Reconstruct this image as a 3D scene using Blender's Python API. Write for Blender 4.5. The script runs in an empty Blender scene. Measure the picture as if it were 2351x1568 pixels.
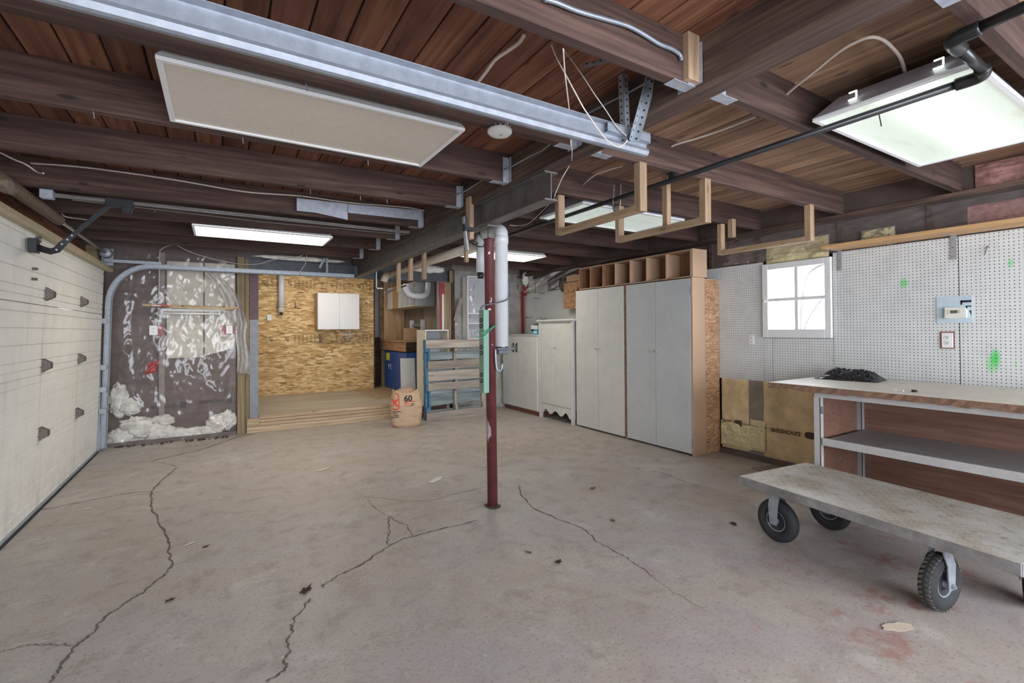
import bpy, bmesh, math, random
from mathutils import Vector, Matrix, noise
from mathutils.bvhtree import BVHTree

random.seed(7)
S = bpy.context.scene
C = S.collection
R = math.radians

# ------------------------------------------------------------------ camera
cam_d = bpy.data.cameras.new('camera')
cam = bpy.data.objects.new('camera', cam_d)
C.objects.link(cam)
cam_d.sensor_fit = 'HORIZONTAL'
cam_d.sensor_width = 36.0
cam_d.lens = 36.0 * 1095.55 / 2351.0
cam_d.shift_y = -37.35 / 2351.0
cam_d.clip_start = 0.02
_yaw, _pit, _rol = R(-31.453), R(0.6318), R(-0.357)
_f = Vector((-math.sin(_yaw) * math.cos(_pit), math.cos(_yaw) * math.cos(_pit), math.sin(_pit)))
_r = Vector((math.cos(_yaw), math.sin(_yaw), 0))
_u = _r.cross(_f)
_r2 = _r * math.cos(_rol) + _u * math.sin(_rol)
_u2 = -_r * math.sin(_rol) + _u * math.cos(_rol)
_m = Matrix((_r2, _u2, -_f)).transposed().to_4x4()
_m.translation = Vector((0, 0, 1.38))
cam.matrix_world = _m
S.camera = cam

# ------------------------------------------------------------------ world, daylight, exposure
S.view_settings.view_transform = 'Standard'
S.view_settings.look = 'None'
S.view_settings.gamma = 1.0
S.view_settings.use_curve_mapping = False
S.view_settings.exposure = EXPO = 1.05
S.cycles.use_denoising = True
S.cycles.max_bounces = 6
S.cycles.diffuse_bounces = 4
S.cycles.use_adaptive_sampling = True
S.cycles.adaptive_threshold = 0.06
S.cycles.transparent_max_bounces = 10
S.cycles.sample_clamp_indirect = 6.0

W = bpy.data.worlds.new('overcast_sky')
S.world = W
W.use_nodes = True
W.node_tree.nodes['Background'].inputs[0].default_value = (0.86, 0.91, 1.0, 1)
W.node_tree.nodes['Background'].inputs[1].default_value = 8.5


def area(name, loc, rot, sx, sy, power, col):
    d = bpy.data.lights.new(name, 'AREA')
    d.shape = 'RECTANGLE'
    d.size, d.size_y = sx, sy
    d.energy = power
    d.color = col
    o = bpy.data.objects.new(name, d)
    C.objects.link(o)
    o.location = loc
    o.rotation_euler = rot
    return o


# daylight enters through the small garden window and two added wide windows in the front wall (sky portals)
for nm, lc, rt, sx_, sy_ in (('daylight_garden_window', (4.97, 2.54, 1.67), (0, R(90), 0), 0.76, 0.66),
                             ('daylight_front_window', (0.15, -2.33, 1.4), (R(90), 0, 0), 2.7, 1.8),
                             ('daylight_front_window', (3.35, -2.33, 1.4), (R(90), 0, 0), 2.7, 1.8)):
    pl = area(nm, lc, rt, sx_, sy_, 1.0, (1, 1, 1))
    pl.data.cycles.is_portal = True


# ------------------------------------------------------------------ object helpers
def tag(o, label=None, cat=None, group=None, kind=None):
    if label: o['label'] = label
    if cat: o['category'] = cat
    if group: o['group'] = group
    if kind: o['kind'] = kind
    return o


def thing(name, label, cat, loc=(0, 0, 0), rot=(0, 0, 0), group=None, kind=None):
    o = bpy.data.objects.new(name, None)
    o.empty_display_size = 0.05
    C.objects.link(o)
    o.location = loc
    o.rotation_euler = rot
    return tag(o, label, cat, group, kind)


def struct(name, loc=(0, 0, 0)):
    o = bpy.data.objects.new(name, None)
    o.empty_display_size = 0.05
    C.objects.link(o)
    o.location = loc
    o['kind'] = 'structure'
    return o


def obj(name, bm, m, parent=None, smooth=False, loc=(0, 0, 0), rot=(0, 0, 0)):
    if isinstance(bm, bmesh.types.BMesh):
        me = bpy.data.meshes.new(name)
        bmesh.ops.recalc_face_normals(bm, faces=bm.faces[:])
        bm.to_mesh(me)
        bm.free()
    else:
        me = bm
    if m is not None and not me.materials:
        me.materials.append(m)
    if smooth:
        for p in me.polygons: p.use_smooth = True
    o = bpy.data.objects.new(name, me)
    C.objects.link(o)
    o.location = loc
    o.rotation_euler = rot
    if parent is not None: o.parent = parent
    return o


def NB(): return bmesh.new()


def box(bm, x0, y0, z0, x1, y1, z1, b=0.0, M=None):
    r = bmesh.ops.create_cube(bm, size=1.0)
    vs = r['verts']
    T = Matrix.Translation(((x0 + x1) / 2, (y0 + y1) / 2, (z0 + z1) / 2)) @ Matrix.Diagonal((abs(x1 - x0), abs(y1 - y0), abs(z1 - z0), 1))
    bmesh.ops.transform(bm, matrix=T, verts=vs)
    if b > 0:
        es = list({e for v in vs for e in v.link_edges})
        r = bmesh.ops.bevel(bm, geom=es, offset=b, segments=1, affect='EDGES')
        vs = [v for v in bm.verts if v in set(r['verts'])] if M is not None else vs
    if M is not None:
        bmesh.ops.transform(bm, matrix=M, verts=vs)
    return bm


def B(x0, y0, z0, x1, y1, z1, b=0.0): return box(NB(), x0, y0, z0, x1, y1, z1, b)


def cyl(bm, p0, p1, r, n=16, r2=None, caps=True):
    p0, p1 = Vector(p0), Vector(p1)
    d = p1 - p0
    M = Matrix.Translation((p0 + p1) / 2) @ d.to_track_quat('Z', 'Y').to_matrix().to_4x4()
    bmesh.ops.create_cone(bm, cap_ends=caps, segments=n, radius1=r, radius2=r if r2 is None else r2, depth=d.length, matrix=M)
    return bm


def tube(bm, pts, r, n=8, closed_caps=True, radii=None):
    pts = [Vector(p) for p in pts]
    t0 = (pts[1] - pts[0]).normalized()
    up = Vector((0, 0, 1)) if abs(t0.z) < 0.9 else Vector((1, 0, 0))
    a = t0.cross(up).normalized()
    rings = []
    for i, p in enumerate(pts):
        t = (pts[min(i + 1, len(pts) - 1)] - pts[max(i - 1, 0)]).normalized()
        a = (a - t * a.dot(t))
        a = a.normalized() if a.length > 1e-6 else t.orthogonal().normalized()
        b = t.cross(a)
        rr = radii[i] if radii else r
        rings.append([bm.verts.new(p + (a * math.cos(2 * math.pi * k / n) + b * math.sin(2 * math.pi * k / n)) * rr) for k in range(n)])
    for i in range(len(rings) - 1):
        for k in range(n):
            bm.faces.new((rings[i][k], rings[i][(k + 1) % n], rings[i + 1][(k + 1) % n], rings[i + 1][k]))
    if closed_caps:
        bm.faces.new(rings[0][::-1])
        bm.faces.new(rings[-1])
    return bm


def spline(pts, per=6):
    P = [Vector(p) for p in pts]
    P = [P[0]] + P + [P[-1]]
    out = []
    for i in range(1, len(P) - 2):
        p0, p1, p2, p3 = P[i - 1:i + 3]
        for k in range(per):
            t = k / per
            out.append(0.5 * ((2 * p1) + (-p0 + p2) * t + (2 * p0 - 5 * p1 + 4 * p2 - p3) * t * t + (-p0 + 3 * p1 - 3 * p2 + p3) * t ** 3))
    out.append(P[-2])
    return out


def prism(bm, prof, axis, a, b):
    """extrude a 2-D profile along axis ('X','Y','Z') from a to b"""
    def mk(u, v, w):
        return {'X': (w, u, v), 'Y': (u, w, v), 'Z': (u, v, w)}[axis]
    v0 = [bm.verts.new(mk(u, v, a)) for u, v in prof]
    v1 = [bm.verts.new(mk(u, v, b)) for u, v in prof]
    n = len(prof)
    for i in range(n):
        bm.faces.new((v0[i], v0[(i + 1) % n], v1[(i + 1) % n], v1[i]))
    bm.faces.new(v0[::-1])
    bm.faces.new(v1)
    return bm


def lathe(bm, prof, n=24, M=None, closed=False):
    """profile of (radius, height) about local Z"""
    rings = []
    for r, h in prof:
        rings.append([bm.verts.new((r * math.cos(2 * math.pi * k / n), r * math.sin(2 * math.pi * k / n), h)) for k in range(n)])
    m = len(rings)
    for i in range(m if closed else m - 1):
        for k in range(n):
            bm.faces.new((rings[i][k], rings[i][(k + 1) % n], rings[(i + 1) % m][(k + 1) % n], rings[(i + 1) % m][k]))
    if not closed:
        if prof[0][0] > 1e-4: bm.faces.new(rings[0][::-1])
        if prof[-1][0] > 1e-4: bm.faces.new(rings[-1])
    if M is not None:
        bmesh.ops.transform(bm, matrix=M, verts=[v for r in rings for v in r])
    bmesh.ops.remove_doubles(bm, verts=[v for r in rings for v in r], dist=1e-5)
    return bm


def grid(bm, fn, nu, nv):
    vs = [[bm.verts.new(fn(i / nu, j / nv)) for j in range(nv + 1)] for i in range(nu + 1)]
    for i in range(nu):
        for j in range(nv):
            bm.faces.new((vs[i][j], vs[i + 1][j], vs[i + 1][j + 1], vs[i][j + 1]))
    return vs


def fbm(p, o=4, l=2.0, h=0.6):
    a, s, t = 1.0, 0.0, 0.0
    p = Vector(p)
    for _ in range(o):
        s += a * noise.noise(p)
        t += a
        p = p * l
        a *= h
    return s / t


def text_bm(body, size, extrude=0.0006, bold=0.0, align='LEFT', space=1.0):
    cu = bpy.data.curves.new('lettering', 'FONT')
    cu.body = body
    cu.size = size
    cu.extrude = extrude
    cu.offset = bold
    cu.align_x = align
    cu.space_character = space
    cu.resolution_u = 3
    o = bpy.data.objects.new('lettering', cu)
    C.objects.link(o)
    dg = bpy.context.evaluated_depsgraph_get()
    me = bpy.data.meshes.new_from_object(o.evaluated_get(dg))
    bpy.data.objects.remove(o)
    bpy.data.curves.remove(cu)
    bm = NB()
    bm.from_mesh(me)
    bpy.data.meshes.remove(me)
    return bm


def basis(o, x, y, z=None):
    x, y = Vector(x).normalized(), Vector(y).normalized()
    z = x.cross(y) if z is None else Vector(z)
    M = Matrix((x, y, z)).transposed().to_4x4()
    M.translation = Vector(o)
    return M


def text(name, body, size, m, parent, o, x, y, **k):
    bm = text_bm(body, size, **k)
    bmesh.ops.transform(bm, matrix=basis(o, x, y), verts=bm.verts[:])
    return obj(name, bm, m, parent)


# ------------------------------------------------------------------ materials
MATS = {}


def nmat(name):
    m = bpy.data.materials.new(name)
    m.use_nodes = True
    nt = m.node_tree
    return m, nt, nt.nodes['Principled BSDF']


def N(nt, t, **k):
    n = nt.nodes.new(t)
    for a, v in k.items(): setattr(n, a, v)
    return n


def coords(nt, scale=(1, 1, 1), rnd=True, rot=(0, 0, 0)):
    tc = N(nt, 'ShaderNodeTexCoord')
    mp = N(nt, 'ShaderNodeMapping')
    mp.inputs['Scale'].default_value = scale
    mp.inputs['Rotation'].default_value = rot
    src = tc.outputs['Object']
    if rnd:
        oi = N(nt, 'ShaderNodeObjectInfo')
        mu = N(nt, 'ShaderNodeMath', operation='MULTIPLY')
        mu.inputs[1].default_value = 37.0
        nt.links.new(oi.outputs['Random'], mu.inputs[0])
        ad = N(nt, 'ShaderNodeVectorMath', operation='ADD')
        nt.links.new(src, ad.inputs[0])
        nt.links.new(mu.outputs[0], ad.inputs[1])
        src = ad.outputs[0]
    nt.links.new(src, mp.inputs['Vector'])
    return mp.outputs[0]


def noise_n(nt, vec, scale=5, detail=6, rough=0.6, dist=0.0):
    n = N(nt, 'ShaderNodeTexNoise')
    n.inputs['Scale'].default_value = scale
    n.inputs['Detail'].default_value = detail
    n.inputs['Roughness'].default_value = rough
    n.inputs['Distortion'].default_value = dist
    nt.links.new(vec, n.inputs['Vector'])
    return n.outputs['Fac']


def ramp(nt, fac, stops, interp='LINEAR'):
    r = N(nt, 'ShaderNodeValToRGB')
    r.color_ramp.interpolation = interp
    while len(r.color_ramp.elements) < len(stops): r.color_ramp.elements.new(0.5)
    for e, (p, c) in zip(r.color_ramp.elements, stops):
        e.position = p
        e.color = (*c, 1) if len(c) == 3 else c
    nt.links.new(fac, r.inputs[0])
    return r.outputs[0]


def mixc(nt, fac, a, b, mode='MIX'):
    n = N(nt, 'ShaderNodeMix', data_type='RGBA', blend_type=mode)
    for i, v in ((6, a), (7, b)):
        if isinstance(v, tuple): n.inputs[i].default_value = (*v, 1)
        else: nt.links.new(v, n.inputs[i])
    if isinstance(fac, (int, float)): n.inputs[0].default_value = fac
    else: nt.links.new(fac, n.inputs[0])
    return n.outputs[2]


def math_n(nt, op, a, b=None, c=None, clamp=False):
    n = N(nt, 'ShaderNodeMath', operation=op, use_clamp=clamp)
    for i, v in enumerate((a, b, c)):
        if v is None: continue
        if isinstance(v, (int, float)): n.inputs[i].default_value = v
        else: nt.links.new(v, n.inputs[i])
    return n.outputs[0]


def bump(nt, bsdf, h, strength=0.3, dist=0.01):
    b = N(nt, 'ShaderNodeBump')
    b.inputs['Strength'].default_value = strength
    b.inputs['Distance'].default_value = dist
    nt.links.new(h, b.inputs['Height'])
    nt.links.new(b.outputs[0], bsdf.inputs['Normal'])


def plain(name, c, rough=0.6, metal=0.0, var=0.12, scale=18, bmp=0.05, dirt=0.0, dirtc=(0.12, 0.09, 0.06), emit=None):
    m, nt, p = nmat(name)
    v = coords(nt)
    f = noise_n(nt, v, scale, 5, 0.65)
    lo = tuple(x * (1 - var) for x in c)
    hi = tuple(min(1, x * (1 + var)) for x in c)
    col = ramp(nt, f, [(0.3, lo), (0.7, hi)])
    if dirt > 0:
        g = noise_n(nt, v, 3.1, 8, 0.72)
        k = ramp(nt, g, [(0.52, (0, 0, 0)), (0.75, (dirt, dirt, dirt))])
        col = mixc(nt, k, col, dirtc)
    nt.links.new(col, p.inputs['Base Color'])
    p.inputs['Roughness'].default_value = rough
    p.inputs['Metallic'].default_value = metal
    if bmp: bump(nt, p, f, bmp, 0.004)
    if emit:
        p.inputs['Emission Color'].default_value = (*emit[0], 1)
        p.inputs['Emission Strength'].default_value = emit[1]
    MATS[name] = m
    return m


def wood(name, cs, axis='Y', rough=0.75, fine=46.0, long=2.2, bmp=0.25, rnd=0.25, knots=0.0):
    """grain stretched along the given axis; cs: dark, mid, light"""
    m, nt, p = nmat(name)
    sc = {'X': (long, fine, fine), 'Y': (fine, long, fine), 'Z': (fine, fine, long)}[axis]
    v = coords(nt, sc)
    f = noise_n(nt, v, 1.0, 5, 0.6, 0.4)
    v2 = coords(nt, tuple(x * 0.09 + 0.4 for x in sc))
    g = noise_n(nt, v2, 1.0, 4, 0.6, 0.8)
    f2 = math_n(nt, 'ADD', math_n(nt, 'MULTIPLY', f, 0.62), math_n(nt, 'MULTIPLY', g, 0.38))
    col = ramp(nt, f2, [(0.34, cs[0]), (0.5, cs[1]), (0.64, cs[2])])
    oi = N(nt, 'ShaderNodeObjectInfo')
    k = math_n(nt, 'ADD', math_n(nt, 'MULTIPLY', oi.outputs['Random'], 2 * rnd), 1 - rnd)
    col = mixc(nt, 1.0, col, _grey(nt, k), 'MULTIPLY')
    if knots:
        vo = N(nt, 'ShaderNodeTexVoronoi')
        vo.inputs['Scale'].default_value = 1.0
        nt.links.new(coords(nt, tuple(3.2 if s == long else 9 for s in sc)), vo.inputs['Vector'])
        kk = ramp(nt, vo.outputs['Distance'], [(0.07, (knots,) * 3), (0.14, (0, 0, 0))])
        col = mixc(nt, kk, col, tuple(x * 0.3 for x in cs[0]))
    nt.links.new(col, p.inputs['Base Color'])
    p.inputs['Roughness'].default_value = rough
    bump(nt, p, f, bmp, 0.003)
    MATS[name] = m
    return m


def _grey(nt, k):
    n = N(nt, 'ShaderNodeCombineColor')
    for i in range(3): nt.links.new(k, n.inputs[i])
    return n.outputs[0]


def osb(name, cs, scale=1.0, plane='XZ', rough=0.7):
    m, nt, p = nmat(name)
    rots = {'XZ': 1, 'YZ': 0, 'XY': 2}[plane]
    cols = []
    for ang, sx, sy in ((22, 9, 40), (-38, 10, 44), (75, 11, 40)):
        rot = [0, 0, 0]
        rot[rots] = R(ang)
        sc = {'XZ': (sx, 9, sy), 'YZ': (9, sx, sy), 'XY': (sx, sy, 9)}[plane]
        vo = N(nt, 'ShaderNodeTexVoronoi')
        vo.inputs['Scale'].default_value = scale
        nt.links.new(coords(nt, sc, rot=tuple(rot)), vo.inputs['Vector'])
        cols.append(vo)
    sel = N(nt, 'ShaderNodeSeparateColor')
    nt.links.new(cols[0].outputs['Color'], sel.inputs[0])
    s1 = math_n(nt, 'GREATER_THAN', sel.outputs[0], 0.55)
    s2 = math_n(nt, 'GREATER_THAN', sel.outputs[1], 0.8)
    c = mixc(nt, s1, cols[0].outputs['Color'], cols[1].outputs['Color'])
    c = mixc(nt, s2, c, cols[2].outputs['Color'])
    sp = N(nt, 'ShaderNodeSeparateColor')
    nt.links.new(c, sp.inputs[0])
    v = coords(nt, (14, 14, 14))
    f = math_n(nt, 'ADD', math_n(nt, 'MULTIPLY', sp.outputs[2], 0.8), math_n(nt, 'MULTIPLY', noise_n(nt, v, 1, 5), 0.2))
    col = ramp(nt, f, [(0.06, cs[0]), (0.2, cs[1]), (0.6, cs[2]), (0.92, cs[3])])
    nt.links.new(col, p.inputs['Base Color'])
    p.inputs['Roughness'].default_value = rough
    bump(nt, p, sp.outputs[2], 0.25, 0.004)
    MATS[name] = m
    return m


def pegboard(name):
    m, nt, p = nmat(name)
    tc = N(nt, 'ShaderNodeTexCoord')
    sx = N(nt, 'ShaderNodeSeparateXYZ')
    nt.links.new(tc.outputs['Object'], sx.inputs[0])
    d = []
    for ax in (1, 2):
        u = math_n(nt, 'DIVIDE', sx.outputs[ax], 0.0254)
        fr = math_n(nt, 'SUBTRACT', math_n(nt, 'FRACT', math_n(nt, 'ADD', u, 400.0)), 0.5)
        d.append(math_n(nt, 'MULTIPLY', fr, fr))
    r2 = math_n(nt, 'SQRT', math_n(nt, 'ADD', d[0], d[1]))
    hole = ramp(nt, r2, [(0.115, (1, 1, 1)), (0.15, (0, 0, 0))])
    v = coords(nt, rnd=False)
    f = noise_n(nt, v, 5, 8, 0.7)
    col = ramp(nt, f, [(0.3, (0.56, 0.57, 0.56)), (0.55, (0.66, 0.67, 0.66)), (0.7, (0.60, 0.61, 0.60))])
    g = noise_n(nt, coords(nt, (1, 26, 40), rnd=False), 1, 3, 0.5)
    col = mixc(nt, ramp(nt, g, [(0.72, (0, 0, 0)), (0.8, (0.6,) * 3)]), col, (0.2, 0.19, 0.18))
    # green spray paint blots left on the board
    for (cy, cz, ry, rz, st) in ((1.674, 1.752, 0.035, 0.05, 0.75), (1.135, 1.16, 0.032, 0.075, 0.95), (1.150, 1.11, 0.045, 0.08, 0.6), (1.047, 1.841, 0.022, 0.04, 0.6), (1.03, 1.12, 0.01, 0.03, 0.35)):
        a = math_n(nt, 'DIVIDE', math_n(nt, 'SUBTRACT', sx.outputs[1], cy), ry)
        b = math_n(nt, 'DIVIDE', math_n(nt, 'SUBTRACT', sx.outputs[2], cz), rz)
        e = math_n(nt, 'ADD', math_n(nt, 'MULTIPLY', a, a), math_n(nt, 'MULTIPLY', b, b))
        k = math_n(nt, 'MULTIPLY', math_n(nt, 'SUBTRACT', 1.0, e, clamp=True), st)
        col = mixc(nt, k, col, (0.06, 0.62, 0.10))
    col = mixc(nt, hole, col, (0.015, 0.012, 0.01))
    nt.links.new(col, p.inputs['Base Color'])
    p.inputs['Roughness'].default_value = 0.5
    bump(nt, p, math_n(nt, 'SUBTRACT', 1.0, hole), 0.5, 0.003)
    MATS[name] = m
    return m


def plastic(name, tint=(0.9, 0.9, 0.92), haze=0.10, gloss=0.9):
    m, nt, p = nmat(name)
    nt.nodes.remove(p)
    out = nt.nodes['Material Output']
    tr = N(nt, 'ShaderNodeBsdfTransparent')
    tr.inputs[0].default_value = (*tint, 1)
    gl = N(nt, 'ShaderNodeBsdfGlossy')
    gl.inputs['Roughness'].default_value = 0.12
    gl.inputs[0].default_value = (1, 1, 1, 1)
    df = N(nt, 'ShaderNodeBsdfDiffuse')
    df.inputs[0].default_value = (0.75, 0.74, 0.74, 1)
    v = coords(nt, rnd=False)
    f = noise_n(nt, v, 6, 6, 0.7)
    hz = math_n(nt, 'MULTIPLY', f, haze * 2)
    m1 = N(nt, 'ShaderNodeMixShader')
    nt.links.new(hz, m1.inputs[0])
    nt.links.new(tr.outputs[0], m1.inputs[1])
    nt.links.new(df.outputs[0], m1.inputs[2])
    fr = N(nt, 'ShaderNodeFresnel')
    fr.inputs[0].default_value = 1.5
    m2 = N(nt, 'ShaderNodeMixShader')
    nt.links.new(math_n(nt, 'MULTIPLY', fr.outputs[0], gloss, clamp=True), m2.inputs[0])
    nt.links.new(m1.outputs[0], m2.inputs[1])
    nt.links.new(gl.outputs[0], m2.inputs[2])
    nt.links.new(m2.outputs[0], out.inputs[0])
    MATS[name] = m
    return m


def concrete(name):
    m, nt, p = nmat(name)
    v = coords(nt, rnd=False)
    a = noise_n(nt, v, 0.75, 8, 0.62, 0.6)
    b = noise_n(nt, v, 5.5, 8, 0.72, 0.3)
    c = noise_n(nt, v, 60, 4, 0.7)
    col = ramp(nt, a, [(0.30, (0.370, 0.318, 0.275)), (0.45, (0.430, 0.378, 0.330)), (0.56, (0.415, 0.382, 0.358)), (0.70, (0.530, 0.486, 0.436))])
    col = mixc(nt, ramp(nt, b, [(0.36, (0.45,) * 3), (0.50, (0, 0, 0))]), col, (0.25, 0.20, 0.165))
    col = mixc(nt, ramp(nt, noise_n(nt, v, 2.6, 9, 0.75, 0.2), [(0.55, (0, 0, 0)), (0.68, (0.6,) * 3)]), col, (0.60, 0.57, 0.54))
    # patchy grey-violet tint on the front half, partly cool daylight put into the colour
    sx = N(nt, 'ShaderNodeSeparateXYZ')
    nt.links.new(v, sx.inputs[0])
    fr = math_n(nt, 'MULTIPLY_ADD', sx.outputs[1], -0.42, 1.75, clamp=True)
    pv = ramp(nt, noise_n(nt, v, 1.7, 7, 0.66, 0.5), [(0.42, (0, 0, 0)), (0.62, (0.55,) * 3)])
    col = mixc(nt, math_n(nt, 'MULTIPLY', pv, fr), col, (0.365, 0.325, 0.335))
    # red paint flakes
    rd = ramp(nt, noise_n(nt, v, 3.4, 10, 0.72, 0.2), [(0.55, (0, 0, 0)), (0.63, (0.8,) * 3)])
    rx = math_n(nt, 'MULTIPLY', math_n(nt, 'MULTIPLY_ADD', sx.outputs[0], 0.7, -1.1, clamp=True), math_n(nt, 'MULTIPLY_ADD', sx.outputs[1], -0.7, 1.7, clamp=True))
    col = mixc(nt, math_n(nt, 'MULTIPLY', rd, rx), col, (0.34, 0.105, 0.07))
    sp = ramp(nt, c, [(0.33, (0.65,) * 3), (0.46, (0, 0, 0))])
    col = mixc(nt, sp, col, (0.20, 0.17, 0.15))
    sp2 = ramp(nt, noise_n(nt, v, 38, 3, 0.6), [(0.66, (0, 0, 0)), (0.73, (0.75,) * 3)])
    col = mixc(nt, sp2, col, (0.62, 0.60, 0.58))
    nt.links.new(col, p.inputs['Base Color'])
    nt.links.new(ramp(nt, b, [(0.3, (0.62,) * 3), (0.7, (0.42,) * 3)]), p.inputs['Roughness'])
    h = math_n(nt, 'ADD', math_n(nt, 'MULTIPLY', b, 0.6), math_n(nt, 'MULTIPLY', c, 0.25))
    bump(nt, p, h, 0.35, 0.006)
    MATS[name] = m
    return m


def lens(name, c, strength, tube_boost=0.0, plane_y=0.0, half=0.28):
    """prismatic acrylic lens lit by tubes inside"""
    m, nt, p = nmat(name)
    v = coords(nt, (1, 1, 1), rnd=False)
    tc = N(nt, 'ShaderNodeSeparateXYZ')
    nt.links.new(v, tc.inputs[0])
    a = math_n(nt, 'SINE', math_n(nt, 'MULTIPLY', tc.outputs[0], 420))
    b = math_n(nt, 'SINE', math_n(nt, 'MULTIPLY', tc.outputs[1], 420))
    h = math_n(nt, 'MULTIPLY', a, b)
    st = noise_n(nt, coords(nt, (1.2, 6, 1), rnd=False), 1.3, 5, 0.6)
    col = mixc(nt, ramp(nt, st, [(0.52, (0, 0, 0)), (0.72, (0.55,) * 3)]), c, tuple(x * y for x, y in zip(c, (0.72, 0.66, 0.5))))
    nt.links.new(mixc(nt, 1.0, col, (0.55, 0.55, 0.55), 'MULTIPLY'), p.inputs['Base Color'])
    nt.links.new(col, p.inputs['Emission Color'])
    if tube_boost:
        # one lamp behind the lens, running along X
        y = math_n(nt, 'DIVIDE', math_n(nt, 'SUBTRACT', tc.outputs[1], plane_y), half)
        g = math_n(nt, 'POWER', 2.718, math_n(nt, 'MULTIPLY', math_n(nt, 'MULTIPLY', y, y), -3.2))
        s = math_n(nt, 'MULTIPLY_ADD', g, strength * tube_boost, strength)
        nt.links.new(s, p.inputs['Emission Strength'])
    else:
        p.inputs['Emission Strength'].default_value = strength
    p.inputs['Roughness'].default_value = 0.25
    bump(nt, p, h, 0.4, 0.002)
    MATS[name] = m
    return m


def door_paint():
    m, nt, p = nmat('door_cream')
    v = coords(nt, rnd=False)
    f = noise_n(nt, v, 5, 6, 0.65)
    col = ramp(nt, f, [(0.3, (0.80, 0.785, 0.735)), (0.7, (0.88, 0.87, 0.83))])
    g = noise_n(nt, coords(nt, (1, 16, 1.6), rnd=False), 1, 5, 0.6)
    col = mixc(nt, ramp(nt, g, [(0.54, (0, 0, 0)), (0.76, (0.4,) * 3)]), col, (0.60, 0.52, 0.38))
    # rust runs below the hinge columns
    sx = N(nt, 'ShaderNodeSeparateXYZ')
    nt.links.new(v, sx.inputs[0])
    for cy in (5.10, 3.60, 6.20):
        d = math_n(nt, 'DIVIDE', math_n(nt, 'SUBTRACT', sx.outputs[1], cy), 0.075 if cy < 6 else 0.04)
        k = math_n(nt, 'MULTIPLY', math_n(nt, 'SUBTRACT', 1.0, math_n(nt, 'MULTIPLY', d, d), clamp=True), ramp(nt, noise_n(nt, coords(nt, (1, 12, 0.9), rnd=False), 1, 5), [(0.46, (0, 0, 0)), (0.70, (0.6,) * 3)]))
        col = mixc(nt, k, col, (0.46, 0.32, 0.15))
    low = math_n(nt, 'MULTIPLY_ADD', sx.outputs[2], -1.6, 0.75, clamp=True)
    col = mixc(nt, math_n(nt, 'MULTIPLY', low, ramp(nt, noise_n(nt, v, 7, 7, 0.7), [(0.45, (0, 0, 0)), (0.7, (0.7,) * 3)])), col, (0.50, 0.47, 0.42))
    nt.links.new(col, p.inputs['Base Color'])
    p.inputs['Roughness'].default_value = 0.45
    MATS['door_cream'] = m


concrete('concrete')
wood('joist', ((0.026, 0.0135, 0.0105), (0.060, 0.032, 0.0245), (0.115, 0.066, 0.049)), 'X', 0.8, 40, 1.6, 0.3, 0.15, 0.8)
wood('beam_wood', ((0.035, 0.020, 0.015), (0.080, 0.047, 0.035), (0.18, 0.112, 0.076)), 'Y', 0.8, 40, 1.6, 0.3, 0.1)
wood('plank_red', ((0.075, 0.027, 0.016), (0.165, 0.064, 0.036), (0.27, 0.122, 0.066)), 'Y', 0.7, 34, 1.3, 0.25, 0.28, 0.6)
wood('plank_tan', ((0.140, 0.076, 0.046), (0.300, 0.180, 0.115), (0.44, 0.285, 0.185)), 'Y', 0.7, 34, 1.3, 0.25, 0.22, 0.6)  # paler plank copy: lamp light on the right half put into the colour
wood('pine', ((0.25, 0.155, 0.09), (0.375, 0.255, 0.16), (0.48, 0.345, 0.23)), 'Z', 0.65, 50, 2.5, 0.2, 0.15, 0.5)
wood('pine_y', ((0.25, 0.155, 0.09), (0.375, 0.255, 0.16), (0.48, 0.345, 0.23)), 'Y', 0.65, 50, 2.5, 0.2, 0.15, 0.5)
wood('pine_x', ((0.25, 0.155, 0.09), (0.375, 0.255, 0.16), (0.48, 0.345, 0.23)), 'X', 0.65, 50, 2.5, 0.2, 0.15, 0.5)
wood('ply_x', ((0.36, 0.22, 0.12), (0.50, 0.33, 0.18), (0.58, 0.40, 0.24)), 'X', 0.6, 30, 2, 0.1, 0.1)
wood('ply_z', ((0.26, 0.14, 0.07), (0.44, 0.28, 0.15), (0.52, 0.35, 0.20)), 'Z', 0.6, 26, 2, 0.1, 0.1)
wood('ply_red', ((0.125, 0.062, 0.042), (0.195, 0.102, 0.068), (0.26, 0.145, 0.098)), 'Y', 0.6, 40, 2, 0.1, 0.06)
wood('cubby_dark', ((0.16, 0.07, 0.04), (0.26, 0.125, 0.07), (0.35, 0.19, 0.11)), 'Z', 0.6, 30, 3, 0.1, 0.12)
wood('weathered', ((0.20, 0.165, 0.14), (0.33, 0.285, 0.245), (0.47, 0.415, 0.36)), 'X', 0.85, 40, 2.0, 0.35, 0.16, 0.5)
wood('weathered_z', ((0.24, 0.20, 0.165), (0.38, 0.33, 0.27), (0.52, 0.46, 0.39)), 'Z', 0.85, 40, 2.0, 0.35, 0.1)
wood('weathered_blue', ((0.15, 0.17, 0.17), (0.25, 0.30, 0.31), (0.40, 0.46, 0.47)), 'X', 0.85, 40, 2.0, 0.35, 0.2)
wood('step_wood', ((0.26, 0.18, 0.11), (0.42, 0.31, 0.20), (0.55, 0.43, 0.30)), 'X', 0.75, 40, 1.6, 0.3, 0.12, 0.5)
wood('treated_post', ((0.14, 0.11, 0.06), (0.24, 0.185, 0.105), (0.33, 0.26, 0.16)), 'Z', 0.8, 40, 2, 0.3, 0.1)
wood('brown_wall', ((0.085, 0.056, 0.050), (0.120, 0.082, 0.074), (0.160, 0.114, 0.102)), 'X', 0.7, 12, 1.5, 0.1, 0.05)
wood('grey_boards', ((0.16, 0.13, 0.10), (0.23, 0.195, 0.15), (0.30, 0.26, 0.20)), 'Z', 0.8, 30, 2, 0.2, 0.12)
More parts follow.
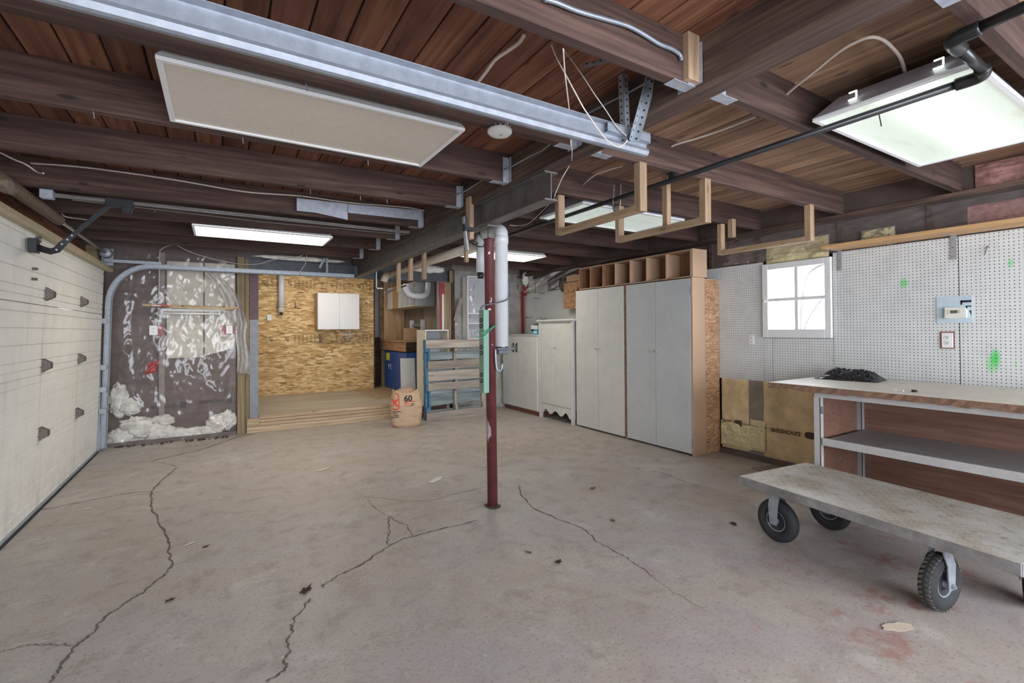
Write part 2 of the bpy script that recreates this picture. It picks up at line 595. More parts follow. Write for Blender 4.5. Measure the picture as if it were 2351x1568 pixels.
wood('oak', ((0.42, 0.27, 0.12), (0.52, 0.35, 0.17), (0.60, 0.42, 0.22)), 'Z', 0.5, 40, 2, 0.08, 0.05)
osb('osb_xz', ((0.20, 0.10, 0.035), (0.46, 0.27, 0.10), (0.66, 0.44, 0.19), (0.84, 0.66, 0.38)), 0.95, 'XZ')
osb('osb_end', ((0.17, 0.085, 0.04), (0.34, 0.18, 0.09), (0.46, 0.26, 0.14), (0.60, 0.38, 0.23)), 1.9, 'XZ')
osb('osb_xy', ((0.24, 0.15, 0.07), (0.40, 0.27, 0.14), (0.50, 0.36, 0.2), (0.60, 0.46, 0.3)), 0.9, 'XY')
plain('chipboard', (0.48, 0.32, 0.21), 0.7, 0, 0.16, 90, 0.1)
pegboard('pegboard')
plastic('poly_sheet', (0.94, 0.93, 0.93), 0.06, 0.75)
plastic('poly_thick', (0.88, 0.85, 0.83), 0.42, 0.3)
door_paint()
plain('door_groove', (0.42, 0.39, 0.32), 0.6)
plain('bracket_rust', (0.16, 0.135, 0.12), 0.6, 0.5, 0.35, 60, 0.1)
plain('galv', (0.33, 0.36, 0.41), 0.45, 0.6, 0.14, 22, 0.05)
plain('galv_dull', (0.34, 0.37, 0.41), 0.5, 0.5, 0.16, 24, 0.05)
plain('galv_paint', (0.38, 0.40, 0.46), 0.5, 0.2, 0.2, 30, 0.08, 0.3, (0.2, 0.2, 0.2))
plain('steel_dark', (0.165, 0.152, 0.145), 0.5, 0.45, 0.3, 9, 0.06, 0.35, (0.19, 0.12, 0.085))
plain('steel_beam_blue', (0.075, 0.080, 0.092), 0.5, 0.4, 0.25, 9, 0.06, 0.2, (0.12, 0.085, 0.07))
plain('black_metal', (0.025, 0.026, 0.03), 0.35, 0.3, 0.2)
plain('black_abs', (0.016, 0.016, 0.017), 0.3, 0.0, 0.1)
plain('black_rubber', (0.022, 0.023, 0.026), 0.75, 0.0, 0.25, 40, 0.1)
plain('tyre_tread', (0.085, 0.08, 0.065), 0.8, 0.0, 0.3, 40, 0.1)
plain('white_enamel', (0.74, 0.74, 0.74), 0.35, 0, 0.03)
plain('housing_violet', (0.44, 0.43, 0.52), 0.4, 0.1, 0.08, 8)
plain('white_pvc', (0.70, 0.71, 0.74), 0.28, 0, 0.05, 6, 0.0)
plain('cream_pvc', (0.60, 0.54, 0.44), 0.35, 0, 0.08, 6, 0.0)
plain('lens_off', (0.64, 0.58, 0.50), 0.35, 0, 0.05, 30, 0.02)
lens('lens_lit_near', (0.86, 0.95, 0.84), 0.25, 2.2, -0.05, 0.16)
lens('lens_lit', (1.0, 0.94, 0.82), 6.0)
lens('lens_dim', (0.80, 0.90, 0.84), 0.22)
plain('cable_white', (0.60, 0.52, 0.46), 0.5, 0, 0.08)
plain('cable_grey', (0.42, 0.40, 0.37), 0.5, 0, 0.1)
plain('cable_black', (0.03, 0.03, 0.03), 0.4)
plain('grey_paint', (0.47, 0.49, 0.50), 0.42, 0, 0.06, 5, 0.02, 0.14, (0.40, 0.36, 0.31))
plain('grey_paint_pale', (0.55, 0.55, 0.53), 0.45, 0, 0.06, 5, 0.02, 0.14, (0.42, 0.39, 0.34))
plain('offwhite_paint', (0.60, 0.60, 0.57), 0.45, 0, 0.06, 7, 0.03, 0.10, (0.40, 0.37, 0.32))
plain('melamine_white', (0.78, 0.78, 0.77), 0.35, 0, 0.02)
plain('melamine_cream', (0.70, 0.64, 0.51), 0.4, 0, 0.03)
plain('cabinet_blue', (0.045, 0.125, 0.42), 0.35, 0, 0.1, 8)
plain('cabinet_inside', (0.40, 0.41, 0.43), 0.5, 0, 0.05)
plain('note_yellow', (0.86, 0.80, 0.04), 0.6, 0, 0.05)
plain('chrome', (0.75, 0.75, 0.75), 0.15, 1.0, 0.02)
plain('column_red', (0.105, 0.026, 0.028), 0.42, 0.0, 0.22, 14, 0.05)
plain('column_worn', (0.36, 0.30, 0.29), 0.7, 0.0, 0.3, 30, 0.1)
plain('strip_green', (0.20, 0.36, 0.29), 0.45, 0.0, 0.1, 12, 0.03, 0.2, (0.12, 0.2, 0.15))
plain('strip_green_dark', (0.17, 0.24, 0.165), 0.5, 0.0, 0.1)
plain('kraft', (0.74, 0.57, 0.33), 0.65, 0, 0.22, 6, 0.15, 0.45, (0.24, 0.18, 0.12))
plain('kraft_grey', (0.27, 0.225, 0.20), 0.6, 0, 0.2, 10, 0.1)
plain('kraft_dark', (0.13, 0.095, 0.085), 0.55, 0, 0.25, 5, 0.1)
plain('wool_yellow', (0.70, 0.60, 0.35), 0.95, 0, 0.25, 40, 0.5)
plain('wool_pink', (0.46, 0.24, 0.21), 0.95, 0, 0.3, 30, 0.5)
plain('wool_white', (0.80, 0.77, 0.71), 0.95, 0, 0.3, 16, 0.5, 0.4, (0.22, 0.18, 0.15))
plain('batt_pale', (0.66, 0.63, 0.54), 0.9, 0, 0.12, 8, 0.2)
plain('batt_grey', (0.40, 0.39, 0.36), 0.9, 0, 0.3, 5, 0.3, 0.4, (0.22, 0.2, 0.18))
plain('tape_red', (0.30, 0.022, 0.018), 0.35, 0, 0.2, 12)
plain('paper_bag', (0.52, 0.36, 0.235), 0.75, 0, 0.08, 8, 0.1)
plain('print_black', (0.012, 0.012, 0.014), 0.6, 0, 0)
plain('print_red', (0.62, 0.075, 0.03), 0.6, 0, 0.05)
plain('print_brown', (0.085, 0.055, 0.03), 0.7, 0, 0.1)
plain('plastic_white', (0.76, 0.76, 0.75), 0.35, 0, 0.02)
plain('thermostat', (0.73, 0.72, 0.65), 0.4, 0, 0.02)
plain('lcd', (0.10, 0.12, 0.075), 0.25, 0, 0.02)
plain('panel_blue', (0.50, 0.61, 0.68), 0.5, 0, 0.06, 16, 0.03)
plain('stone_wall', (0.52, 0.51, 0.48), 0.9, 0, 0.12, 12, 0.4)
plain('plaster_dark', (0.30, 0.26, 0.22), 0.9, 0, 0.15)
plain('bench_top', (0.70, 0.66, 0.57), 0.42, 0, 0.14, 14, 0.06, 0.35, (0.36, 0.30, 0.22))
plain('bench_edge', (0.20, 0.115, 0.075), 0.7, 0, 0.3, 40, 0.1, 0.3, (0.45, 0.38, 0.3))
plain('bench_grey', (0.34, 0.33, 0.325), 0.5, 0.1, 0.1, 16, 0.05, 0.2, (0.24, 0.2, 0.18))
plain('bench_white', (0.46, 0.445, 0.435), 0.5, 0.0, 0.06, 20, 0.05, 0.2, (0.30, 0.26, 0.23))
plain('bin_bag', (0.020, 0.021, 0.025), 0.28, 0, 0.15)
plain('leaf_brown', (0.13, 0.075, 0.05), 0.8, 0, 0.3, 50, 0.2)
plain('leaf_tan', (0.30, 0.20, 0.15), 0.8, 0, 0.3, 50, 0.2)
plain('crack', (0.135, 0.108, 0.09), 0.95, 0, 0.3, 60, 0.2)
plain('soil', (0.07, 0.05, 0.035), 0.95, 0, 0.4, 60, 0.4)
plain('paint_cream', (0.60, 0.52, 0.40), 0.6, 0, 0.08)
plain('paint_white', (0.66, 0.65, 0.64), 0.6, 0, 0.1)
plain('box_blue', (0.08, 0.33, 0.52), 0.4, 0, 0.1)
plain('bark', (0.20, 0.19, 0.18), 0.9, 0, 0.2)
plain('hose_grey', (0.10, 0.11, 0.14), 0.4, 0, 0.1)
plain('cord_green', (0.05, 0.28, 0.14), 0.5, 0, 0.1)
plastic('poly_dull', (0.80, 0.76, 0.74), 0.10, 0.45)
wood('platform', ((0.36, 0.30, 0.215), (0.50, 0.435, 0.33), (0.60, 0.545, 0.44)), 'X', 0.7, 30, 1.6, 0.15, 0.05)
plain('post_grey', (0.21, 0.22, 0.245), 0.5, 0.2, 0.15, 20, 0.05)
plain('wall_drab', (0.50, 0.48, 0.45), 0.8, 0, 0.05)


def diamond_plate():
    m, nt, p = nmat('diamond_plate')
    v = coords(nt, rnd=False)
    sx = N(nt, 'ShaderNodeSeparateXYZ')
    nt.links.new(v, sx.inputs[0])
    hs = []
    for s in (1, -1):
        u = math_n(nt, 'MULTIPLY', math_n(nt, 'ADD', sx.outputs[0], math_n(nt, 'MULTIPLY', sx.outputs[1], s)), 34.0)
        w = math_n(nt, 'MULTIPLY', math_n(nt, 'SUBTRACT', sx.outputs[0], math_n(nt, 'MULTIPLY', sx.outputs[1], s)), 17.0)
        a = math_n(nt, 'SINE', math_n(nt, 'MULTIPLY', u, 3.1416))
        b = math_n(nt, 'SINE', math_n(nt, 'MULTIPLY', w, 3.1416))
        hs.append(math_n(nt, 'GREATER_THAN', math_n(nt, 'MULTIPLY', math_n(nt, 'MULTIPLY', a, a), math_n(nt, 'MULTIPLY', b, b)), 0.62))
    h = math_n(nt, 'MAXIMUM', hs[0], hs[1])
    f = noise_n(nt, v, 4.5, 8, 0.7)
    col = ramp(nt, f, [(0.34, (0.36, 0.30, 0.22)), (0.48, (0.52, 0.48, 0.40)), (0.60, (0.62, 0.61, 0.57))])
    col = mixc(nt, math_n(nt, 'MULTIPLY', h, 0.45), col, (0.70, 0.69, 0.66))
    col = mixc(nt, ramp(nt, noise_n(nt, v, 13, 6, 0.75), [(0.56, (0, 0, 0)), (0.70, (0.85,) * 3)]), col, (0.15, 0.125, 0.10))
    col = mixc(nt, ramp(nt, noise_n(nt, v, 3.2, 10, 0.8), [(0.58, (0, 0, 0)), (0.68, (0.8,) * 3)]), col, (0.80, 0.79, 0.77))
    nt.links.new(col, p.inputs['Base Color'])
    p.inputs['Metallic'].default_value = 0.35
    p.inputs['Roughness'].default_value = 0.42
    bump(nt, p, h, 0.6, 0.003)
    MATS['diamond_plate'] = m


diamond_plate()
_g, _nt, _p = nmat('glass')
_nt.nodes.remove(_p)
_tr = N(_nt, 'ShaderNodeBsdfTransparent')
_gl = N(_nt, 'ShaderNodeBsdfGlossy')
_gl.inputs['Roughness'].default_value = 0.02
_df = N(_nt, 'ShaderNodeBsdfTranslucent')
_df.inputs[0].default_value = (0.85, 0.9, 0.95, 1)
_mx0 = N(_nt, 'ShaderNodeMixShader')
_mx0.inputs[0].default_value = 0.018
_nt.links.new(_tr.outputs[0], _mx0.inputs[1])
_nt.links.new(_df.outputs[0], _mx0.inputs[2])
_mx = N(_nt, 'ShaderNodeMixShader')
_mx.inputs[0].default_value = 0.05
_nt.links.new(_mx0.outputs[0], _mx.inputs[1])
_nt.links.new(_gl.outputs[0], _mx.inputs[2])
_nt.links.new(_mx.outputs[0], _nt.nodes['Material Output'].inputs[0])
MATS['glass'] = _g
MM = MATS
# ================================================================== SETTING
XD, XW, YB, YF, ZJ, ZC = -1.215, 4.83, 7.5, -2.3, 2.40, 2.60

# ---- floor with cracks
floor = struct('floor')
fb = NB()
grid(fb, lambda u, v: (-1.6 + 6.7 * u, -2.5 + 10.1 * v, 0.004 * fbm((u * 8, v * 12, 0)) * (1 if v < 0.97 else 0)), 60, 90)
obj('floor_slab', fb, MM['concrete'], floor, smooth=True)


def crack(pts, w, seed=0):
    w = w * 0.6
    rnd = random.Random(seed)
    p = spline([(x, y, 0) for x, y in pts], 10)
    bm = NB()
    prev = None
    off = 0.0
    for i, q in enumerate(p):
        t = (p[min(i + 1, len(p) - 1)] - p[max(i - 1, 0)]).normalized()
        n = Vector((-t.y, t.x, 0))
        off = off * 0.6 + rnd.uniform(-1, 1) * 0.010
        ww = w * (0.35 + 1.1 * rnd.random()) * (0.4 if i in (0, len(p) - 1) else 1)
        a = q + n * (off + ww / 2)
        b = q + n * (off - ww / 2)
        row = []
        for e in (a, b):
            z = 0.004 * fbm(((e.x + 1.6) / 6.7 * 8, (e.y + 2.5) / 10.1 * 12, 0)) + 0.0022
            row.append(bm.verts.new((e.x, e.y, z)))
        if prev: bm.faces.new((prev[0], prev[1], row[1], row[0]))
        prev = row
    return obj('crack', bm, MM['crack'], floor)


CRACKS = [(0.018, [(-0.373, 5.982), (-0.505, 5.304), (-0.481, 4.903), (-0.425, 4.537), (-0.342, 4.112), (-0.285, 3.763), (-0.247, 3.474), (-0.314, 3.26), (-0.402, 3.142), (-0.476, 3.013), (-0.503, 2.894), (-0.548, 2.815), (-0.558, 2.662), (-0.586, 2.584)]),
          (0.012, [(-1.22, 5.109), (-0.933, 5.19), (-0.715, 5.237), (-0.503, 5.2)]),
          (0.02, [(-0.639, 6.416), (-0.28, 6.654), (-0.024, 6.928), (0.219, 7.273), (0.399, 7.313)]),
          (0.008, [(-0.639, 6.416), (-0.489, 6.2), (-0.373, 5.982)]),
          (0.016, [(1.607, 3.102), (1.241, 3.111), (1.115, 3.108), (0.95, 3.058), (0.745, 2.912), (0.538, 2.805), (0.47, 2.742)]),
          (0.014, [(0.393, 2.667), (0.302, 2.506), (0.282, 2.421), (0.247, 2.268), (0.227, 2.157), (0.153, 2.123)]),
          (0.012, [(1.081, 3.532), (0.992, 3.268), (0.92, 3.077)]),
          (0.01, [(1.081, 3.532), (1.125, 3.315), (1.115, 3.108)]),
          (0.006, [(1.039, 4.057), (1.388, 3.714), (1.72, 3.718), (2.003, 3.738)]),
          (0.006, [(1.039, 4.057), (1.033, 3.77), (1.081, 3.532)]),
          (0.009, [(-0.552, 2.834), (-0.637, 2.896), (-0.731, 2.938), (-0.816, 2.948)]),
          (0.014, [(2.262, 3.608), (2.1, 3.204), (2.098, 2.838), (2.149, 2.579), (2.101, 2.369)]),
          (0.008, [(2.101, 2.369), (2.112, 2.182), (2.089, 2.034), (2.061, 1.876)]),
          (0.004, [(2.061, 1.876), (2.031, 1.688), (2.029, 1.529)]),
          (0.006, [(3.578, 3.783), (3.544, 3.468), (3.628, 3.155), (3.586, 2.871), (3.602, 2.551)]),
          (0.01, [(3.628, 2.409), (3.647, 2.307)]),
          (0.008, [(3.638, 3.19), (3.616, 3.042)])]
for i, (w, pts) in enumerate(CRACKS): crack(pts, w, i)

# dirt swept against the far wall
sb = NB()
for k in range(46):
    x = -1.1 + 1.35 * random.random()
    bmesh.ops.create_icosphere(sb, subdivisions=1, radius=random.uniform(0.006, 0.02), matrix=Matrix.Translation((x, 7.40 - random.random() * 0.07 - 0.05 * (x + 1.1), 0.008)))
tag(obj('leaf_litter', sb, MM['soil']), 'dark crumbs of leaf litter swept along the foot of the plastic-covered wall', 'litter', kind='stuff')

# ---- ceiling: planks, joists, hangers, wooden main beam
ceiling = struct('ceiling')
x = -1.75
k = 0
while x < 5.0:
    w = 0.147 if x < 1.7 else 0.132
    obj('plank', B(x + 0.0035, -2.4, ZC, x + w - 0.0035, 10.6, ZC + 0.024, 0.005), MM['plank_red' if x < 1.72 else 'plank_tan'], ceiling)
    x += w
    k += 1
obj('roof_deck', B(-1.8, -2.4, ZC + 0.024, 5.1, 10.7, ZC + 0.06), MM['soil'], ceiling)

HANG = NB()
for s in (-1, 1):
    box(HANG, -0.045, s * 0.026 - 0.0012, 0.0, 0.0, s * 0.026 + 0.0012, 0.17)
    box(HANG, -0.0025, s * 0.026, 0.0, 0.0, s * 0.062, 0.17)
box(HANG, -0.055, -0.027, -0.004, 0.0, 0.027, -0.0015)
prism(HANG, [(-0.055, -0.004), (-0.13, -0.004), (-0.13, -0.0015), (-0.055, -0.0015)], 'Y', -0.027, 0.027)
HANG_ME = bpy.data.meshes.new('hanger')
bmesh.ops.recalc_face_normals(HANG, faces=HANG.faces[:])
HANG.to_mesh(HANG_ME)
HANG.free()
HANG_ME.materials.append(MM['galv_paint'])

JL = [(-1.72, -1.72), (-0.96, -0.96), (-0.2, -0.2), (0.55, 0.55), (1.335, 1.32), (2.10, 2.09), (2.90, 2.835), (3.73, 3.59), (4.58, 4.48), (5.42, 5.19), (6.10, 5.95), (6.79, 6.78)]
for i, (ya, yb) in enumerate(JL):      # from the door wall to the main beam
    L = math.hypot(1.70 + 1.6, yb - ya)
    jo = obj('joist', B(-L, -0.024, 0, 0, 0.024, 0.2, 0.002), MM['joist'], ceiling, loc=(1.70, yb, ZJ), rot=(0, 0, math.atan2(-(yb - ya), -3.3) + math.pi))
    obj('joist_hanger', HANG_ME, None, jo)
JR = [-1.72, -0.96, -0.2, 0.54, 1.30, 2.095, 2.86, 3.62, 4.38, 5.14, 5.95, 6.72]
for i, y in enumerate(JR):             # from the main beam to the garden wall
    jo = obj('joist', B(1.83, -0.024, ZJ, 4.74, 0.024, ZJ + 0.2, 0.002), MM['joist'], ceiling, loc=(0, y, 0))
    h = obj('joist_hanger', HANG_ME, None, jo, loc=(1.832, 0, ZJ), rot=(0, 0, math.pi))
obj('filler_block', B(1.628, 1.27, 2.405, 1.70, 1.36, 2.6, 0.001), MM['pine'], ceiling)
obj('main_beam', B(1.705, -2.3, 2.386, 1.825, 7.42, 2.6, 0.004), MM['beam_wood'], ceiling)
# nails standing proud under the joists
for (x, y) in ((-0.5, 2.87), (0.1, 2.86), (0.55, 3.66), (0.9, 3.65), (1.1, 3.64), (0.3, 2.1), (0.75, 2.86)):
    obj('nail', cyl(NB(), (x, y, 2.405), (x + 0.004, y + 0.003, 2.37), 0.0025, 6), MM['galv'], ceiling)
for yf, pts in ((3.70, (-0.75, -0.3, 0.1, 0.45, 0.8, 1.2)), (4.54, (-0.3, 0.2, 0.45, 0.62)), (5.33, (-0.5, 0.0, 0.35, 0.6))):
    for x in pts:
        yy = yf - 0.03 - (x - 0.2) * 0.035
        obj('nail_head', cyl(NB(), (x, yy - 0.006, 2.47), (x, yy + 0.01, 2.47), 0.006, 8), MM['galv'], ceiling)

# ---- steel beams
st = thing('steel_beam', 'long dark rusty steel beam under the wooden main beam, carried by the red post', 'beam', (1.7835, 2.43, 2.2))
st['kind'] = 'structure'


def ibeam(w, h, t, tw):
    return [(-w / 2, 0), (w / 2, 0), (w / 2, t), (tw / 2, t), (tw / 2, h - t), (w / 2, h - t), (w / 2, h), (-w / 2, h), (-w / 2, h - t), (-tw / 2, h - t), (-tw / 2, t), (-w / 2, t)]


obj('girder', prism(NB(), ibeam(0.1, 0.184, 0.011, 0.008), 'Y', 0, 4.97), MM['steel_dark'], st)
sx_ = thing('steel_beam', 'dark blue-black steel cross beam above the opening of the back room', 'beam', (0, 7.49, 2.2))
sx_['kind'] = 'structure'
obj('girder', prism(NB(), ibeam(0.12, 0.2, 0.012, 0.009), 'X', 0.2, 3.40), MM['steel_beam_blue'], sx_)
obj('timber_end', B(3.30, -0.09, 0.0, 3.36, -0.055, 0.2), MM['treated_post'], sx_)

# ---- door wall (left)
wl = struct('wall_left')
obj('wall_panel', B(-1.62, -2.4, 2.2, -1.45, 7.6, 2.6), MM['beam_wood'], wl)
obj('wall_panel', B(-1.62, -2.4, 0, -1.40, 1.55, 2.6), MM['wall_drab'], wl)
obj('outer_wall', B(-1.66, -2.4, 0, -1.62, 7.6, 2.6), MM['plaster_dark'], wl)
obj('door_jamb', B(-1.45, 7.28, 0, -1.22, 7.5, 2.4), MM['treated_post'], wl)
obj('door_header', B(-1.5, 1.5, 2.17, -1.33, 7.5, 2.4), MM['plank_red'], wl)

# ---- front wall behind the photographer; its two wide windows are added for fill daylight
wf = struct('wall_front')
for (a, b, c, d) in ((-1.6, 5.1, 0, 0.5), (-1.6, 5.1, 2.3, 2.62), (-1.6, -1.2, 0.5, 2.3), (1.5, 2.0, 0.5, 2.3), (4.7, 5.1, 0.5, 2.3)):
    obj('wall_panel', B(a, -2.42, c, b, -2.3, d), MM['wall_drab'], wf)
for n_, x0 in ((2, -1.2), (3, 2.0)):
    wn = struct('window_%d' % n_)
    bm = NB()
    for (a, b, c, d) in ((x0, x0 + 0.06, 0.5, 2.3), (x0 + 2.64, x0 + 2.7, 0.5, 2.3), (x0 + 0.06, x0 + 2.64, 0.5, 0.56), (x0 + 0.06, x0 + 2.64, 2.24, 2.3), (x0 + 1.33, x0 + 1.37, 0.56, 2.24)):
        box(bm, a, -2.40, c, b, -2.34, d)
    obj('window_frame', bm, MM['white_enamel'], wn)
    obj('pane', B(x0 + 0.06, -2.372, 0.56, x0 + 1.33, -2.368, 2.24), MM['glass'], wn)
    obj('pane', B(x0 + 1.37, -2.372, 0.56, x0 + 2.64, -2.368, 2.24), MM['glass'], wn)

# ---- garden wall (right)
wr = struct('wall_right')
WY0, WY1, WZ0, WZ1 = 2.215, 2.868, 1.29, 2.045
for (a, b, c, d) in ((-2.4, WY0, 0, 2.6), (WY1, 7.8, 0, 2.6), (WY0, WY1, 0, WZ0), (WY0, WY1, WZ1, 2.6)):
    obj('wall_core', B(4.90, a, c, 5.06, b, d), MM['kraft_dark'], wr)
# pegboard sheets
PB = [(-2.3, 1.327, 0.62, 2.08), (1.332, 2.208, 0.62, 2.08), (2.213, 2.778, 0.62, 1.285), (2.783, 2.872, 0.62, 1.285), (2.875, 3.55, 0.832, 2.075), (5.4, 7.585, 1.0, 2.058)]
PB[3] = (2.783, 2.872, 0.832, 1.285)
PB[2] = (2.213, 2.778, 0.832, 1.285)
for (a, b, c, d) in PB:
    obj('pegboard_sheet', B(XW, a, c, XW + 0.006, b, d, 0.001), MM['pegboard'], wr)
# framing and batts behind them
for y in (-1.5, -0.9, -0.3, 0.3, 0.9, 1.5, 2.15, 2.93, 3.5, 4.1, 4.7, 5.3, 5.9, 6.5, 7.1):
    obj('stud', B(4.838, y - 0.02, 0.02, 4.90, y + 0.02, 2.40), MM['beam_wood'], wr)
obj('top_plate', B(4.72, -2.3, 2.36, 4.90, 7.6, 2.40), MM['beam_wood'], wr)
obj('rim_joist', B(4.82, -2.3, 2.40, 4.90, 7.6, 2.60), MM['kraft_dark'], wr)
for y in JR[3:9]:
    obj('joist_block', B(4.745, y + 0.026, 2.41, 4.81, y + 0.066, 2.595), MM['joist'], wr)


def batt(y0, y1, z0, z1, x, m, amp=0.02, seed=0.0, name='insulation_batt', nu=26, nv=26, parent=None):
    bm = NB()

    def f(u, v):
        e = min(u, 1 - u, v, 1 - v)
        d = amp * (fbm((u * 4 + seed, v * 4, seed), 5) + 0.35) * min(1, e * 8 + 0.25)
        return (x - d, y0 + (y1 - y0) * u, z0 + (z1 - z0) * v)
    grid(bm, f, nu, nv)
    return obj(name, bm, m, parent or wr, smooth=True)


# kraft-faced batts under the pegboard, seen left of the bench
batt(3.03, 3.37, 0.06, 0.835, 4.835, MM['kraft'], 0.02, 1.2)
batt(2.22, 2.90, 0.03, 0.835, 4.835, MM['kraft'], 0.02, 4.6)
batt(1.6, 2.20, 0.03, 0.835, 4.835, MM['kraft'], 0.02, 8.1)
obj('stud_face', B(4.826, 2.885, 0.05, 4.838, 3.045, 0.835, 0.001), MM['kraft_grey'], wr)
batt(3.0, 3.37, 0.09, 0.36, 4.815, MM['wool_yellow'], 0.05, 3.3, 'torn_batt')
batt(2.86, 3.02, 0.10, 0.42, 4.815, MM['wool_yellow'], 0.03, 6.3, 'torn_batt')
obj('bottom_plate', B(4.80, 1.6, 0.0, 4.9, 3.37, 0.055), MM['kraft_dark'], wr)
# band above the pegboard: dark boards, loose wool and a poly sheet stapled over
obj('band_board', B(4.86, -2.3, 2.08, 4.90, 7.6, 2.36), MM['kraft_dark'], wr)
batt(2.25, 2.85, 2.055, 2.26, 4.86, MM['wool_yellow'], 0.05, 9.1, 'wool_tuft')
batt(1.73, 1.98, 2.09, 2.24, 4.84, MM['wool_yellow'], 0.07, 2.1, 'wool_tuft')
batt(-0.4, 1.28, 2.10, 2.30, 4.86, MM['wool_pink'], 0.03, 5.1, 'wool_tuft')
batt(0.60, 1.22, 2.41, 2.59, 4.81, MM['wool_pink'], 0.05, 7.7, 'wool_tuft')
batt(-0.15, 0.50, 2.41, 2.59, 4.81, MM['wool_pink'], 0.05, 11.7, 'wool_tuft')
bm = NB()
grid(bm, lambda u, v: (4.80 - 0.022 * (1 - abs(fbm((u * 26 + v * 9, v * 3, 0), 3)) * 2.4) - 0.01 * math.sin(v * 3.1), -1.0 + 4.3 * u, 2.085 + 0.325 * v), 220, 20)
obj('poly_strip', bm, MM['poly_sheet'], wr, smooth=True)
bm = NB()
grid(bm, lambda u, v: (4.82 - 0.03 * (1 - abs(fbm((u * 5 + v * 2.5, v * 1.6, 4), 2)) * 1.6), 5.3 + 2.2 * u, 2.06 + 0.34 * v), 60, 18)
obj('poly_strip', bm, MM['poly_dull'], wr, smooth=True)
obj('pale_batt', B(4.84, 6.75, 2.06, 4.858, 7.3, 2.28), MM['batt_pale'], wr)
# mirrored lettering that shows through the kraft facing
def duchesne(y0, z0, parent, slope=0.0, x=4.806, s=0.055, word='DUCHESNE'):
    # runs mirrored: text x axis points to +Y so that it reads backwards from the room
    d = Vector((0, 1, -slope)).normalized()
    up = Vector((0, slope, 1)).normalized()
    bm = text_bm(word, s, 0.0004, 0.0016, space=1.05)
    M = Matrix((d, up, Vector((-1, 0, 0)))).transposed().to_4x4()
    M.translation = Vector((x, y0, z0))
    bmesh.ops.transform(bm, matrix=M, verts=bm.verts[:])
    obj('lettering', bm, MM['print_brown'], parent)
    bm = NB()
    h = s * 1.15
    prof = [(0, 0), (0.055, 0)] + [(0.055 + h / 2 * math.sin(a), h / 2 - h / 2 * math.cos(a)) for a in [math.pi * k / 10 for k in range(1, 10)]] + [(0.055, h), (0, h)]
    vs = [bm.verts.new((p[0], p[1], 0)) for p in prof]
    bm.faces.new(vs)
    M2 = M.copy()
    M2.translation = Vector((x, 0, 0)) + Vector((0, y0, z0)) - d * 0.125 - up * 0.01
    bmesh.ops.transform(bm, matrix=M2, verts=bm.verts[:])
    obj('logo', bm, MM['print_brown'], parent)
    if word != 'DUCHESNE': return
    t = text_bm('AUTHORIZED INSULATION / ISOLATION', 0.02, 0.0003)
    M3 = M.copy()
    M3.translation = M.translation + d * 0.29 + up * 0.018
    bmesh.ops.transform(t, matrix=M3, verts=t.verts[:])
    obj('lettering', t, MM['print_brown'], parent)


duchesne(2.505, 0.335, wr, 0.01)
duchesne(3.24, 0.335, wr, 0.0, word='DUC')

# ---- window in the garden wall
win = struct('window_1')
bm = NB()
for (a, b, c, d) in ((WY0, WY0 + 0.055, WZ0, WZ1), (WY1 - 0.06, WY1, WZ0, WZ1), (WY0 + 0.055, WY1 - 0.06, WZ0, WZ0 + 0.085), (WY0 + 0.055, WY1 - 0.06, WZ1 - 0.06, WZ1)):
    box(bm, 4.80, a, c, 4.845, b, d, 0.003)
obj('sash', bm, MM['white_enamel'], win)
bm = NB()
for (a, b, c, d) in ((WY0 - 0.004, WY0 + 0.02, WZ0, WZ1), (WY1 - 0.02, WY1 + 0.004, WZ0, WZ1), (WY0, WY1, WZ0 - 0.004, WZ0 + 0.02), (WY0, WY1, WZ1 - 0.02, WZ1 + 0.004)):
    box(bm, 4.846, a, c, 5.06, b, d)
obj('window_reveal', bm, MM['white_enamel'], win)
ym, zm = (WY0 + WY1) / 2 - 0.012, 1.675
obj('muntin', B(4.808, ym - 0.017, WZ0 + 0.085, 4.838, ym + 0.017, WZ1 - 0.06, 0.003), MM['white_enamel'], win)
obj('muntin', B(4.806, WY0 + 0.055, zm - 0.016, 4.836, WY1 - 0.06, zm + 0.016, 0.003), MM['white_enamel'], win)
for (a, b) in ((WY0 + 0.055, ym - 0.017), (ym + 0.017, WY1 - 0.06)):
    for (c, d) in ((WZ0 + 0.085, zm - 0.016), (zm + 0.016, WZ1 - 0.06)):
        obj('pane', B(4.820, a, c, 4.823, b, d), MM['glass'], win)
bm = cyl(NB(), (4.79, WY1 - 0.03, 1.665), (4.80, WY1 - 0.03, 1.665), 0.016, 12)
cyl(bm, (4.775, WY1 - 0.03, 1.665), (4.79, WY1 - 0.03, 1.665), 0.006, 8)
obj('latch', bm, MM['white_enamel'], win)
# bare shrub outside
gout = struct('ground_outside')
obj('soil', B(5.08, -3.0, -0.12, 12.0, 9.0, -0.02), MM['soil'], gout)
bt = thing('garden_shrub', 'bare arching shrub outside the small window', 'shrub', (5.9, 3.10, -0.02))


def branch(pts, r0, r1):
    p = spline(pts, 8)
    obj('branch', tube(NB(), p, r0, 6, radii=[r0 + (r1 - r0) * i / (len(p) - 1) for i in range(len(p))]), MM['bark'], bt, smooth=True)


